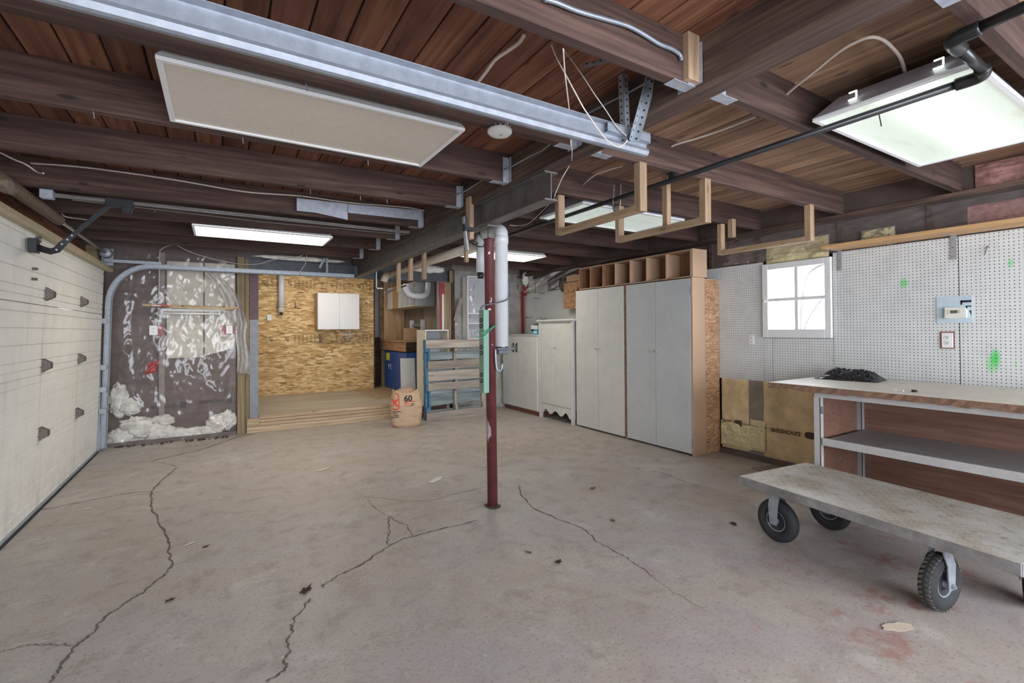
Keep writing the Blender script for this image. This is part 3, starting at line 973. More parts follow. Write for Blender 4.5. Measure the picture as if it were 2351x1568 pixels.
branch([(0, 0, 0), (0, -0.02, 0.8), (0, -0.04, 1.4), (0, -0.10, 1.92), (0, -0.20, 2.10), (0, -0.45, 2.16), (0, -0.9, 2.14)], 0.024, 0.017)
branch([(0, 0, 0), (0, -0.04, 0.9), (0, -0.09, 1.4), (0.02, -0.26, 1.72), (0.02, -0.42, 1.88), (0.03, -0.55, 1.90), (0.03, -0.8, 1.80)], 0.014, 0.009)
branch([(0.02, -0.26, 1.72), (0.03, -0.3, 1.60), (0.05, -0.5, 1.62), (0.05, -0.7, 1.7)], 0.004, 0.002)
branch([(0, -0.04, 1.3), (0.03, -0.2, 1.45), (0.05, -0.45, 1.52), (0.05, -0.7, 1.50)], 0.005, 0.002)

# ---- back wall: brown board and poly sheet left of the opening, batts right of it
wb = struct('wall_back')
obj('wall_board', B(-1.45, 7.52, 0, 0.20, 7.60, 2.6), MM['brown_wall'], wb)
obj('wall_stud', B(-0.66, 7.47, 0.05, -0.60, 7.52, 2.4), MM['kraft_grey'], wb)
obj('pale_batt', B(-0.585, 7.495, 1.05, -0.19, 7.515, 2.3, 0.008), MM['batt_pale'], wb)
bm = NB()
prism(bm, [(-0.175, 1.07), (0.14, 1.16), (0.17, 1.25), (0.17, 2.3), (-0.175, 2.3)], 'Y', 7.495, 7.515)
obj('pale_batt', bm, MM['batt_pale'], wb)
obj('sill_plate', B(-1.2, 7.42, 0, 0.19, 7.52, 0.05), MM['kraft_dark'], wb)


def tuft(name, c, r, m, parent, seed=0, amp=0.5, sub=4):
    bm = NB()
    bmesh.ops.create_icosphere(bm, subdivisions=sub, radius=1.0)
    for v in bm.verts:
        n = v.co.normalized()
        d = 1 + amp * fbm(n * 2.2 + Vector((seed, seed * 1.7, 0)), 5, 2.1, 0.65)
        v.co = Vector((n.x * r[0] * d + c[0], n.y * r[1] * d + c[1], n.z * r[2] * d + c[2]))
    return obj(name, bm, m, parent, smooth=True)


# loose white wool slumped behind the sheet
for i, (x, z, rx, rz) in enumerate(((-1.03, 0.10, 0.17, 0.11), (-0.86, 0.20, 0.19, 0.13), (-0.68, 0.13, 0.18, 0.12), (-0.46, 0.07, 0.2, 0.08), (-0.22, 0.07, 0.2, 0.08), (-0.02, 0.17, 0.13, 0.12), (0.09, 0.20, 0.09, 0.13), (-1.06, 0.56, 0.09, 0.20), (-0.95, 0.47, 0.10, 0.10), (-0.62, 0.27, 0.12, 0.07))):
    tuft('wool_tuft', (x, 7.475, z), (rx, 0.035, rz), MM['wool_white'], wb, i * 3.1, 0.8)


def fold(u, v, s):
    a = abs(fbm((u * 3.2 + v * 1.3 + s, v * 2.0 - u, s), 4, 2.2, 0.55))
    b = abs(fbm((u * 9 - v * 5 + s, v * 6 + u * 3, s + 4), 3))
    return 0.055 * (0.55 - a) + 0.02 * (0.4 - b)


bm = NB()
grid(bm, lambda u, v: (-1.17 + 1.35 * u, 7.425 - fold(u, v, 2.0) * min(1, 6 * min(u, 1 - u) + 0.2), 0.0 + 2.38 * v), 110, 170)
obj('poly_sheet', bm, MM['poly_sheet'], wb, smooth=True)
# loose end of the sheet hanging off the post
bm = NB()


def flap(u, v):
    z = 2.15 - 1.30 * v
    x0 = -0.18 + 0.36 * min(1, v * 2.0) ** 0.8 + 0.02 * math.sin(v * 9)
    x1 = x0 + 0.16 + 0.03 * math.sin(v * 7) - 0.10 * max(0, 0.3 - v)
    if v > 0.86: x1 -= (v - 0.86) * 0.25
    return (x0 + (x1 - x0) * u, 7.36 - 0.05 * math.sin(u * 9 + v * 5) - 0.04 * fold(u * 2, v * 2, 7) * 10, z - 0.04 * u * v)


grid(bm, flap, 26, 60)
obj('poly_flap', bm, MM['poly_thick'], wb, smooth=True)
duch = [(-0.47, 0.42), (0.05, 0.44)]
for (x, z) in duch:
    bm = text_bm('DUCHESNE', 0.055, 0.0004, 0.0016)
    bmesh.ops.transform(bm, matrix=basis((x, 7.518, z), (-1, 0, 0), (0, 0, 1), (0, -1, 0)), verts=bm.verts[:])
    obj('lettering', bm, MM['print_black'], wb)
    obj('logo', B(x + 0.03, 7.516, z - 0.01, x + 0.09, 7.519, z + 0.06), MM['print_black'], wb)
# post group at the opening
obj('timber_post', B(0.195, 7.42, 0, 0.285, 7.60, 2.40, 0.003), MM['treated_post'], wb)
obj('timber_post', B(0.29, 7.47, 0, 0.335, 7.60, 2.40, 0.003), MM['treated_post'], wb)
bm = NB()
prism(bm, [(0.345, 7.46), (0.45, 7.46), (0.45, 7.478), (0.405, 7.478), (0.405, 7.56), (0.45, 7.56), (0.45, 7.58), (0.345, 7.58), (0.345, 7.56), (0.39, 7.56), (0.39, 7.478), (0.345, 7.478)], 'Z', 0.2, 2.2)
sp_ = obj('steel_post', bm, MM['post_grey'], wb)
obj('primer_band', B(0.343, 7.457, 1.55, 0.452, 7.582, 2.2), plain('primer', (0.12, 0.075, 0.085), 0.6, 0.2, 0.2), wb)
# loose wool above the cross beam
tuft('wool_tuft', (1.0, 7.44, 2.43), (0.55, 0.03, 0.035), MM['wool_white'], wb, 5, 0.5)
tuft('wool_tuft', (2.9, 7.40, 2.40), (0.30, 0.05, 0.06), MM['wool_white'], wb, 8, 0.8)
# right part of the back wall
obj('wall_core', B(3.38, 7.60, 0, 5.06, 7.70, 2.6), MM['plaster_dark'], wb)
bm = NB()
grid(bm, lambda u, v: (3.40 + 1.43 * u, 7.58 - 0.08 * (fbm((u * 3, v * 4, 3), 5) + 0.3) - 0.04 * abs(math.sin(u * 7.4)), 0.0 + 2.42 * v), 60, 90)
obj('insulation_batt', bm, MM['batt_grey'], wb, smooth=True)
bm = NB()
grid(bm, lambda u, v: (3.42 + 1.30 * u, 7.47 - fold(u, v, 9.0), 0.7 + 1.7 * v), 70, 80)
obj('poly_sheet', bm, MM['poly_sheet'], wb, smooth=True)
obj('corner_tape', B(4.765, 7.40, 1.33, 4.79, 7.46, 2.10), MM['tape_red'], wb)
bm = prism(NB(), [(4.77, 2.05), (4.82, 2.02), (4.83, 2.3), (4.77, 2.36)], 'Y', 7.36, 7.40)
obj('corner_tape', bm, MM['tape_red'], wb)
tuft('wool_tuft', (4.76, 7.30, 2.32), (0.06, 0.05, 0.11), MM['wool_white'], wb, 3, 0.9)
obj('wall_stud', B(3.345, 7.42, 0, 3.40, 7.52, 2.42, 0.002), MM['joist'], wb)
obj('wall_stud', B(3.25, 7.44, 0.2, 3.345, 7.56, 2.2, 0.002), MM['treated_post'], wb)
obj('timber_post', B(3.13, 7.44, 0.2, 3.255, 7.53, 2.2, 0.002), MM['pine'], wb)
obj('tape_wrap', B(3.126, 7.436, 1.98, 3.226, 7.534, 2.19), MM['tape_red'], wb)
obj('tape_strip', B(3.135, 7.434, 1.2, 3.165, 7.44, 2.0), MM['tape_red'], wb)
obj('pale_strip', B(3.175, 7.43, 1.2, 3.205, 7.44, 2.0), MM['melamine_white'], wb)
bm = NB()
box(bm, 3.085, 7.44, 0.9, 3.12, 7.446, 2.2)
obj('perforated_strip', bm, MM['steel_dark'], wb)

# ---- back room (alcove): platform, OSB wall, side wall, back wall, step boards
al = struct('floor_back_room')
for i in range(11):
    y0 = 7.60 + i * 0.25
    if y0 > 10.3: break
    obj('floor_board', B(0.2, y0 + 0.0015, 0.165, 3.38, min(y0 + 0.2485, 10.4), 0.2), MM['platform'], al)
obj('osb_floor_sheet', B(2.3, 8.3, 0.2, 3.38, 10.4, 0.206), MM['osb_xy'], al)
ba = thing('threshold_step', 'low step of stacked rough boards in front of the back room floor', 'step', (0.29, 7.42, 0))
obj('step_board', B(0.02, 0.0, 0.0, 2.79, 0.030, 0.085, 0.003), MM['step_wood'], ba)
obj('step_board', B(0.02, 0.002, 0.088, 0.168, 0.033, 0.20, 0.003), MM['step_wood'], ba)
obj('step_board', B(0.17, 0.012, 0.088, 2.79, 0.10, 0.125, 0.003), MM['step_wood'], ba)
obj('step_board', B(0.17, 0.05, 0.128, 2.79, 0.14, 0.165, 0.003), MM['step_wood'], ba)
obj('step_board', B(0.17, 0.09, 0.168, 2.79, 0.178, 0.215, 0.003), MM['step_wood'], ba)
ow = struct('wall_back_room')
obj('osb_sheet', B(0.30, 9.91, 1.36, 2.71, 9.925, 2.58, 0.001), MM['osb_xz'], ow)
obj('osb_sheet', B(0.30, 9.91, 0.2, 2.71, 9.925, 1.357, 0.001), MM['osb_xz'], ow)
obj('outer_shell', B(0.1, 10.5, 0, 3.7, 10.58, 2.7), MM['plaster_dark'], ow)
obj('outer_shell', B(3.40, 7.70, 0, 3.5, 10.6, 2.7), MM['plaster_dark'], ow)
obj('outer_shell', B(0.08, 7.6, 0, 0.18, 10.58, 2.7), MM['plaster_dark'], ow)
obj('outer_shell', B(0.1, 7.6, -0.1, 3.5, 10.6, -0.02), MM['plaster_dark'], ow)
obj('header_board', B(0.2, 7.53, 2.40, 3.40, 7.56, 2.60), MM['kraft_dark'], ow)  # added board, stops the back-room lamp shining over the cross beam
obj('osb_edge', B(2.711, 9.905, 0.2, 2.735, 9.95, 2.5), MM['joist'], ow)
obj('stone_wall', B(2.60, 10.42, 1.25, 3.6, 10.5, 2.6), MM['stone_wall'], ow)
obj('dark_wainscot', B(2.60, 10.41, 0.2, 3.6, 10.5, 1.25), MM['joist'], ow)
obj('side_wall', B(0.18, 7.6, 0.2, 0.28, 9.95, 2.6), MM['brown_wall'], ow)
for i in range(14):
    y0 = 7.62 + i * 0.2
    obj('wall_board', B(3.38, y0 + 0.002, 0.2, 3.395, y0 + 0.198, 2.6), MM['grey_boards'], ow)
# factory stamps on the OSB
for zc, xs, lps in ((2.29, 0, (0.66, 1.10, 1.86, 2.38)), (1.24, 1, (0.78, 1.05, 2.10))):
    for lx in lps:
        bm = text_bm('LP', 0.085, 0.0004, 0.002)
        bmesh.ops.transform(bm, matrix=basis((lx, 9.909, zc + 0.05), (0, 0, -1), (1, 0, 0), (0, -1, 0)), verts=bm.verts[:])
        obj('stamp', bm, MM['print_brown'], ow)
    for x in (0.50, 0.57, 0.75, 0.83, 1.22, 1.29, 1.36, 1.43, 1.50, 1.57, 1.70, 1.98, 2.05, 2.12, 2.22, 2.50, 2.57, 2.64):
        if any(abs(x - l) < 0.07 for l in lps): continue
        bm = text_bm('RATED SHEATHING\nEXPOSURE 1 24/16', 0.017, 0.0003, 0.0004)
        bmesh.ops.transform(bm, matrix=basis((x, 9.909, zc + 0.075), (0, 0, -1), (1, 0, 0), (0, -1, 0)), verts=bm.verts[:])
        obj('stamp', bm, MM['print_brown'], ow)
# ================================================================== THINGS UNDER THE CEILING
# ---- recessed 2 x 4 ft fluorescent troffers between the joists
def troffer(label, x0, x1, y0, y1, m, z=2.392, housing='white_enamel', top_in=0.07, sag=0.0):
    cx, cy = (x0 + x1) / 2, (y0 + y1) / 2
    t = thing('ceiling_light', label, 'light', (cx, cy, z), group='recessed ceiling lights between the joists')
    hx, hy = (x1 - x0) / 2, (y1 - y0) / 2
    bm = NB()
    v0 = [bm.verts.new((sx * hx, sy * hy, 0.012)) for sx, sy in ((-1, -1), (1, -1), (1, 1), (-1, 1))]
    v1 = [bm.verts.new((sx * (hx - top_in * 1.3), sy * (hy - top_in * 0.6), 0.125)) for sx, sy in ((-1, -1), (1, -1), (1, 1), (-1, 1))]
    for i in range(4): bm.faces.new((v0[i], v0[(i + 1) % 4], v1[(i + 1) % 4], v1[i]))
    bm.faces.new(v1)
    obj('housing', bm, MM[housing], t)
    bm = NB()
    for (a, b, c, d) in ((-hx, -hy, hx, -hy + 0.022), (-hx, hy - 0.022, hx, hy), (-hx, -hy + 0.022, -hx + 0.022, hy - 0.022), (hx - 0.022, -hy + 0.022, hx, hy - 0.022)):
        box(bm, a, b, -0.004, c, d, 0.012, 0.002)
    obj('lens_frame', bm, MM['white_enamel'], t)
    bm = NB()
    grid(bm, lambda u, v: (-hx + 0.021 + (2 * hx - 0.042) * u, -hy + 0.021 + (2 * hy - 0.042) * v, 0.004 - sag * math.sin(u * math.pi) * math.sin(v * math.pi)), 12, 8)
    obj('lens', bm, m, t, smooth=True)
    return t


troffer('unlit beige ceiling light with a plain lens beside the long galvanised track', -0.205, 1.055, 2.165, 2.785, MM['lens_off'], sag=0.004)
troffer('lit ceiling light near the plastic-covered wall', -0.23, 1.04, 5.40, 5.96, MM['lens_lit'])
t = troffer('bright ceiling light with stained lens and bare sloping housing below the black drain pipe', 2.468, 3.735, 0.612, 1.212, MM['lens_lit_near'], housing='housing_violet', top_in=0.10)
for y in (-0.17, 0.14):        # knock-outs of the housing end that let the lamp shine through
    bm = NB()
    box(bm, -0.604, y - 0.020, 0.055, -0.598, y - 0.015, 0.085)
    box(bm, -0.604, y - 0.020, 0.081, -0.598, y + 0.012, 0.086)
    box(bm, -0.607, y - 0.020, 0.045, -0.600, y + 0.014, 0.052)
    obj('knockout', bm, plain('lamp_glow', (0.9, 0.95, 0.85), 0.5, emit=((0.9, 1.0, 0.85), 1.6)), t)
troffer('dim greenish ceiling light above the hanging wooden racks', 2.46, 3.68, 2.93, 3.54, MM['lens_dim'], housing='housing_violet')
troffer('lit ceiling light behind the white vertical duct', 2.78, 3.84, 5.36, 5.92, MM['lens_lit'])
# the lamp of the back room hangs behind the cross beam
t = thing('ceiling_lamp', 'bare fluorescent batten on the back room ceiling behind the cross beam', 'lamp', (1.35, 8.35, 2.56))
obj('batten', B(-0.6, -0.05, 0.0, 0.6, 0.05, 0.04), MM['white_enamel'], t)
for s in (-0.03, 0.03):
    obj('tube', cyl(NB(), (-0.58, s, -0.025), (0.58, s, -0.025), 0.014, 10), plain('tube_glow', (1, 1, 1), 0.5, emit=((1.0, 0.96, 0.86), 34)), t, smooth=True)

# ---- sectional door: horizontal tracks
def track_section(bm, y0, zc, x0, x1, flip=1):
    # J-shaped roll-formed track, open towards the room
    f = flip
    prof = [(0, 0.062), (0.030 * f, 0.062), (0.030 * f, 0.058), (0.004 * f, 0.058), (0.004 * f, 0.012), (0.016 * f, 0.004), (0.036 * f, 0.006), (0.046 * f, 0.022), (0.05 * f, 0.020), (0.04 * f, -0.001), (0.014 * f, -0.004), (0, 0.010)]
    prism(bm, [(y0 + u, zc + v) for u, v in prof], 'X', x0, x1)


nt_ = thing('door_track', 'long galvanised door track running close under the joists to a perforated strut', 'track', (0, 1.66, 2.235))
bm = NB()
prism(bm, [(0, 0.0), (-0.012, 0.004), (-0.022, 0.02), (-0.018, 0.034), (-0.004, 0.040), (-0.004, 0.098), (-0.028, 0.104), (-0.028, 0.108), (0.0, 0.102), (0.0, 0.036), (-0.012, 0.028), (-0.012, 0.016), (0.0, 0.012), (0.022, 0.016), (0.022, 0.004)], 'X', -1.1, 1.80)
obj('track_rail', bm, MM['galv'], nt_)
bm = NB()
box(bm, 1.52, -0.030, 0.060, 1.80, -0.026, 0.100)
box(bm, 1.52, -0.030, 0.058, 1.80, 0.0, 0.062)
obj('end_angle', bm, MM['galv'], nt_)


def perforated(p0, p1, wdir, w=0.034, t=0.0025, name='perforated_strut', parent=None, leg=True, m='galv_dull'):
    p0, p1 = Vector(p0), Vector(p1)
    ax = (p1 - p0)
    L = ax.length
    ax.normalize()
    wd = (Vector(wdir) - ax * Vector(wdir).dot(ax)).normalized()
    nn = ax.cross(wd)
    M = Matrix((wd, nn, ax)).transposed().to_4x4()
    M.translation = p0
    bm = NB()
    box(bm, 0, 0, 0, w, t, L)
    if leg: box(bm, 0, 0, 0, t, w, L)
    bmesh.ops.transform(bm, matrix=M, verts=bm.verts[:])
    o = obj(name, bm, MM[m], parent)
    hb = NB()
    n = int(L / 0.032)
    for k in range(n):
        z = 0.016 + k * 0.032
        cyl(hb, (w * 0.55, -0.0012, z), (w * 0.55, t + 0.0012, z), 0.0052, 8)
        if leg: cyl(hb, (-0.0012, w * 0.55, z), (t + 0.0012, w * 0.55, z), 0.0052, 8)
    bmesh.ops.transform(hb, matrix=M, verts=hb.verts[:])
    h = obj('punched_hole', hb, MM['black_metal'], o)
    h['kind'] = 'stuff'
    return o


perforated((1.632, -0.03, 0.03), (1.628, -0.02, 0.363), (1, 0, 0), 0.032, parent=nt_)
perforated((1.668, -0.03, 0.04), (1.695, -0.12, 0.32), (-1, -0.6, 0), 0.04, parent=nt_)
perforated((1.42, 0.02, 0.345), (1.62, -0.22, 0.358), (0, 0, 1), 0.03, parent=nt_, leg=False)

ft = thing('door_track', 'galvanised door track that bends up beside the plastic-covered wall', 'track', (0, 7.27, 0))
path = [(-1.165, 0, 0.03), (-1.145, 0, 0.7), (-1.12, 0, 1.72)]
for k in range(1, 11):
    a = math.pi / 2 * k / 10
    path.append((-1.12 + 0.42 * (1 - math.cos(a)), 0, 1.72 + 0.47 * math.sin(a)))
path.append((1.70, 0, 2.20))
bm = NB()
prev = None
prof = [(-0.030, -0.028), (0.0, -0.028), (0.004, 0.0), (0.0, 0.028), (-0.018, 0.036), (-0.030, 0.028), (-0.026, 0.024), (-0.016, 0.030), (-0.004, 0.024), (-0.004, -0.022), (-0.030, -0.022)]
for i, p in enumerate(path):
    q0, q1 = Vector(path[max(i - 1, 0)]), Vector(path[min(i + 1, len(path) - 1)])
    t_ = (q1 - q0).normalized()
    nrm = Vector((t_.z, 0, -t_.x))
    ring = [bm.verts.new(Vector(p) + nrm * b + Vector((0, a, 0))) for a, b in prof]
    if prev:
        for k in range(len(prof)): bm.faces.new((prev[k], prev[(k + 1) % len(prof)], ring[(k + 1) % len(prof)], ring[k]))
    else: bm.faces.new(ring)
    prev = ring
bm.faces.new(prev[::-1])
obj('track_rail', bm, MM['galv_dull'], ft)
obj('wall_angle', B(-1.235, -0.03, 0.02, -1.19, 0.02, 2.12), MM['galv_dull'], ft)
obj('header_angle', B(-1.16, -0.01, 2.215, -0.62, 0.03, 2.25), MM['galv_dull'], ft)
for z in (1.52, 0.98, 0.72, 0.47):
    obj('track_bracket', B(-1.20, -0.045, z - 0.03, -1.13, -0.028, z + 0.03, 0.002), MM['galv_dull'], ft)
perforated((1.30, -0.01, 2.22), (1.30, -0.01, 2.44), (1, 0, 0), 0.03, parent=ft)
perforated((1.20, -0.02, 2.30), (1.27, -0.02, 2.44), (1, 0, 0), 0.03, parent=ft, leg=False)

# ---- sectional door with ribbed sections
gd = thing('garage_door', 'wide cream sectional garage door with ribbed panels and rust stains', 'garage door', (XD, 0, 0), (0, R(1.7), 0))
DY0, DY1, SH = 1.60, 7.20, 0.533
for s in range(4):
    z0 = s * SH
    prof = [(-0.03, z0 + 0.001), (0.0, z0 + 0.001)]
    for g in (0.055, 0.115, 0.235, 0.355, 0.47):
        prof += [(0.0, z0 + g - 0.008), (-0.011, z0 + g), (0.0, z0 + g + 0.002)]
    prof += [(0.0, z0 + SH - 0.010), (-0.012, z0 + SH - 0.002), (-0.03, z0 + SH - 0.002)]
    obj('door_section', prism(NB(), prof, 'Y', DY0, DY1), MM['door_cream'], gd)
bm = prism(NB(), [(0.0, 2.105), (0.055, 2.10), (0.07, 2.115), (0.065, 2.15), (0.03, 2.165), (0.0, 2.16)], 'Y', DY0, DY1 + 0.1)
obj('top_strut', bm, plain('strut_tan', (0.44, 0.37, 0.25), 0.6, 0, 0.2, 30, 0.1, 0.4, (0.2, 0.15, 0.1)), gd)
obj('bottom_seal', prism(NB(), [(-0.03, 0.0), (0.008, 0.0), (0.010, 0.022), (0.0, 0.034), (-0.03, 0.034)], 'Y', DY0, DY1), MM['galv_dull'], gd)
obj('rubber_lip', prism(NB(), [(0.008, 0.0), (0.022, 0.001), (0.020, 0.010), (0.008, 0.012)], 'Y', DY0, DY1), MM['black_rubber'], gd)
BR = NB()
prism(BR, [(0, -0.052), (0.05, -0.022), (0.05, 0.022), (0, 0.052)], 'Y', -0.036, 0.036)
cyl(BR, (0.045, 0.0, 0.0), (0.056, 0.0, 0.0), 0.014, 10)
box(BR, 0.0, -0.03, -0.052, 0.006, 0.03, 0.052)
BRM = bpy.data.meshes.new('hinge')
bmesh.ops.recalc_face_normals(BR, faces=BR.faces[:])
BR.to_mesh(BRM)
BR.free()
BRM.materials.append(MM['bracket_rust'])
for (y, z) in ((5.10, 1.69), (6.20, 1.69), (5.10, 1.13), (6.20, 1.13), (5.10, 0.60), (6.20, 0.60), (3.6, 1.69), (3.6, 1.13), (3.6, 0.60)):
    obj('hinge', BRM, None, gd, loc=(0, y, z))
for (y, z) in ((4.75, 1.85), (4.75, 1.775), (4.80, 2.06), (4.80, 2.085)):
    obj('bolt', cyl(NB(), (-0.002, y, z), (0.03, y, z), 0.010, 8), MM['bracket_rust'], gd)

# ---- torsion shaft with spring above the door
ts = thing('torsion_spring', 'brown torsion spring on its shaft above the garage door', 'spring', (-1.15, 0, 2.325))
obj('shaft', cyl(NB(), (0, 1.7, 0), (0, 7.36, 0), 0.0135, 12), plain('shaft_tan', (0.36, 0.30, 0.23), 0.6, 0.3, 0.15), ts, smooth=True)
bm = NB()
prof = []
for k in range(220):
    a = 2.9 + 2.45 * k / 219
    prof.append((0.040 + 0.004 * (k % 2), a))
lathe(bm, prof, 16, Matrix(((1, 0, 0, 0), (0, 0, 1, 0), (0, -1, 0, 0), (0, 0, 0, 1))))
obj('spring_coil', bm, plain('spring_brown', (0.17, 0.125, 0.085), 0.7, 0.3, 0.25, 40), ts)
tuft('dust_clump', (0.0, 4.15, -0.015), (0.045, 0.2, 0.05), plain('dust_brown', (0.26, 0.21, 0.16), 0.95, 0, 0.3), ts, 4, 0.6, 3)
bm = NB()
lathe(bm, [(0.05, 7.24), (0.062, 7.25), (0.05, 7.27), (0.05, 7.31), (0.062, 7.33), (0.05, 7.34)], 20, Matrix(((1, 0, 0, 0), (0, 0, 1, 0), (0, -1, 0, 0), (0, 0, 0, 1))))
obj('cable_drum', bm, MM['galv_dull'], ts, smooth=True)
obj('end_plate', B(-0.05, 7.345, -0.14, 0.06, 7.352, 0.06), MM['galv_dull'], ts)

# ---- door opener: rail, chain, trolley, curved arm
op = thing('door_opener', 'black chain rail with trolley and curved arm that pulls the garage door', 'door opener', (0, 4.5, 2.345))
obj('rail', B(-1.02, -0.012, -0.012, 1.58, 0.012, 0.012), MM['steel_dark'], op)
bm = NB()
tube(bm, [(-0.9, -0.03, 0.004), (0.3, -0.03, -0.006), (1.55, -0.03, 0.0)], 0.004, 6)
tube(bm, [(-0.9, 0.03, -0.012), (0.3, 0.03, -0.034), (1.55, 0.03, -0.018)], 0.004, 6)
obj('chain', bm, MM['steel_dark'], op)
bm = NB()
box(bm, -0.71, -0.035, -0.04, -0.55, 0.035, 0.02, 0.004)
box(bm, -0.62, -0.03, -0.075, -0.56, 0.03, -0.035, 0.004)
cyl(bm, (-0.69, -0.045, -0.03), (-0.69, 0.045, -0.03), 0.012, 10)
obj('trolley', bm, MM['black_metal'], op)
arm = [(-0.69, 0.0, -0.03), (-0.80, 0.01, -0.155), (-0.90, 0.03, -0.27), (-0.955, 0.04, -0.335), (-0.985, 0.05, -0.375), (-1.02, 0.06, -0.388), (-1.06, 0.08, -0.375), (-1.11, 0.10, -0.352)]
bm = NB()
pv = None
for i, p in enumerate(arm):
    q0, q1 = Vector(arm[max(0, i - 1)]), Vector(arm[min(len(arm) - 1, i + 1)])
    t_ = (q1 - q0).normalized()
    n_ = Vector((t_.z, 0, -t_.x)).normalized()
    w_ = 0.014 if i < 3 else 0.022
    ring = [bm.verts.new(Vector(p) + n_ * a + Vector((0, b, 0))) for a, b in ((-w_, -0.004), (w_, -0.004), (w_, 0.004), (-w_, 0.004))]
    if pv:
        for k in range(4): bm.faces.new((pv[k], pv[(k + 1) % 4], ring[(k + 1) % 4], ring[k]))
    else: bm.faces.new(ring)
    pv = ring
bm.faces.new(pv[::-1])
obj('pull_arm', bm, MM['black_metal'], op)
for q in (arm[2], arm[3], arm[4], (-0.925, 0.035, -0.30)):
    obj('bolt', cyl(NB(), (q[0], q[1] - 0.010, q[2]), (q[0], q[1] + 0.008, q[2]), 0.007, 8), MM['galv'], op)
obj('door_bracket', B(-1.14, 0.06, -0.40, -1.09, 0.13, -0.30, 0.003), MM['black_metal'], op)
obj('header_bracket', B(-1.06, -0.03, -0.03, -0.99, 0.03, 0.03, 0.003), MM['galv_paint'], op)

# ---- smoke alarm
sa = thing('smoke_alarm', 'round white smoke alarm under a joist beside the long track', 'smoke alarm', (1.195, 2.06, 2.398))
lm = NB()
lathe(lm, [(0.0, 0.0), (0.052, 0.0), (0.056, -0.012), (0.062, -0.014), (0.062, -0.026), (0.05, -0.038), (0.02, -0.042), (0.0, -0.042)], 28)
obj('body', lm, MM['plastic_white'], sa, smooth=True)
bm = NB()
for k in range(14):
    a = 2 * math.pi * k / 14
    M = Matrix.Rotation(a, 4, 'Z')
    r = bmesh.ops.create_cube(bm, size=1)
    bmesh.ops.transform(bm, matrix=M @ Matrix.Translation((0.0565, 0, -0.007)) @ Matrix.Diagonal((0.004, 0.016, 0.006, 1)), verts=r['verts'])
obj('vent_slot', bm, MM['black_metal'], sa)
obj('test_button', cyl(NB(), (0.0, -0.012, -0.040), (0.0, -0.012, -0.045), 0.008, 12), MM['cable_grey'], sa)

# ---- cables
def cable(label, pts, r, m, per=7, name='cable', group=None, n=7):
    return tag(obj(name, tube(NB(), spline(pts, per), r, n), MM[m], smooth=True), label, 'cable', group)


def conduit(label, pts, r):
    p = spline(pts, 16)
    q = []
    for i in range(len(p) - 1):
        L = (p[i + 1] - p[i]).length
        m_ = max(2, int(L / 0.0065))
        for k in range(m_): q.append(p[i].lerp(p[i + 1], k / m_))
    radii = [r if k % 2 else r * 0.8 for k in range(len(q))]
    return tag(obj('armoured_cable', tube(NB(), q, r, 8, radii=radii), MM['galv'], smooth=True), label, 'cable')


conduit('shiny armoured cable along the side of the thick joist above the strut', [(0.919, 1.285, 2.481), (0.965, 1.285, 2.488), (1.061, 1.285, 2.491), (1.191, 1.285, 2.506), (1.302, 1.285, 2.518), (1.390, 1.285, 2.513), (1.470, 1.285, 2.503), (1.547, 1.285, 2.505), (1.594, 1.285, 2.496), (1.603, 1.285, 2.476)], 0.0095)
conduit('thin armoured cable slanting up behind the perforated strut', [(1.690, 2.044, 2.538), (1.690, 1.951, 2.545), (1.690, 1.846, 2.541), (1.690, 1.710, 2.533), (1.690, 1.614, 2.529), (1.690, 1.525, 2.529)], 0.006)
conduit('armoured cable curving past a joist hanger on the main beam', [(1.660, 2.885, 2.492), (1.670, 2.720, 2.482), (1.690, 2.539, 2.493), (1.690, 2.393, 2.487), (1.690, 2.302, 2.497)], 0.006)
conduit('armoured cable curving past the hanger by the bare cleat', [(1.630, 3.641, 2.498), (1.660, 3.438, 2.491), (1.690, 3.305, 2.513), (1.690, 3.182, 2.514)], 0.006)
cable('old cloth cable sagging between two joists over the long track', [(1.044, 1.595, 2.570), (1.054, 1.655, 2.570), (1.043, 1.731, 2.570), (1.031, 1.811, 2.570), (1.042, 1.915, 2.570), (1.054, 2.028, 2.570)], 0.008, 'cable_white')
cable('thin white wire lying along the long galvanised track to the smoke alarm', [(0.244, 1.700, 2.352), (0.404, 1.700, 2.352), (0.538, 1.700, 2.357), (0.637, 1.700, 2.358), (0.769, 1.700, 2.357), (0.883, 1.700, 2.354), (0.979, 1.700, 2.363), (1.017, 1.700, 2.351), (1.114, 1.850, 2.318), (1.219, 1.995, 2.385)], 0.003, 'cable_white')
cable('pale string hanging from the thick joist and hooked round the track end', [(1.180, 1.600, 2.572), (1.211, 1.600, 2.520), (1.264, 1.600, 2.455), (1.306, 1.600, 2.403), (1.349, 1.600, 2.351), (1.386, 1.600, 2.316), (1.431, 1.600, 2.276), (1.476, 1.600, 2.241), (1.544, 1.600, 2.217), (1.586, 1.600, 2.233), (1.614, 1.600, 2.262)], 0.003, 'cable_white')
cable('pale string dropping straight past the track to the steel beam', [(1.056, 1.360, 2.395), (1.156, 1.480, 2.392), (1.263, 1.600, 2.383), (1.358, 1.705, 2.350), (1.368, 1.710, 2.232), (1.526, 1.900, 2.283), (1.840, 2.305, 2.407), (1.840, 2.394, 2.337), (1.840, 2.478, 2.241)], 0.003, 'cable_white')
cable('grey string stretched from the thick joist down to the strut foot', [(1.260, 1.620, 2.588), (1.361, 1.620, 2.505), (1.431, 1.620, 2.439), (1.496, 1.620, 2.384), (1.564, 1.620, 2.323), (1.627, 1.620, 2.290)], 0.0025, 'cable_grey')
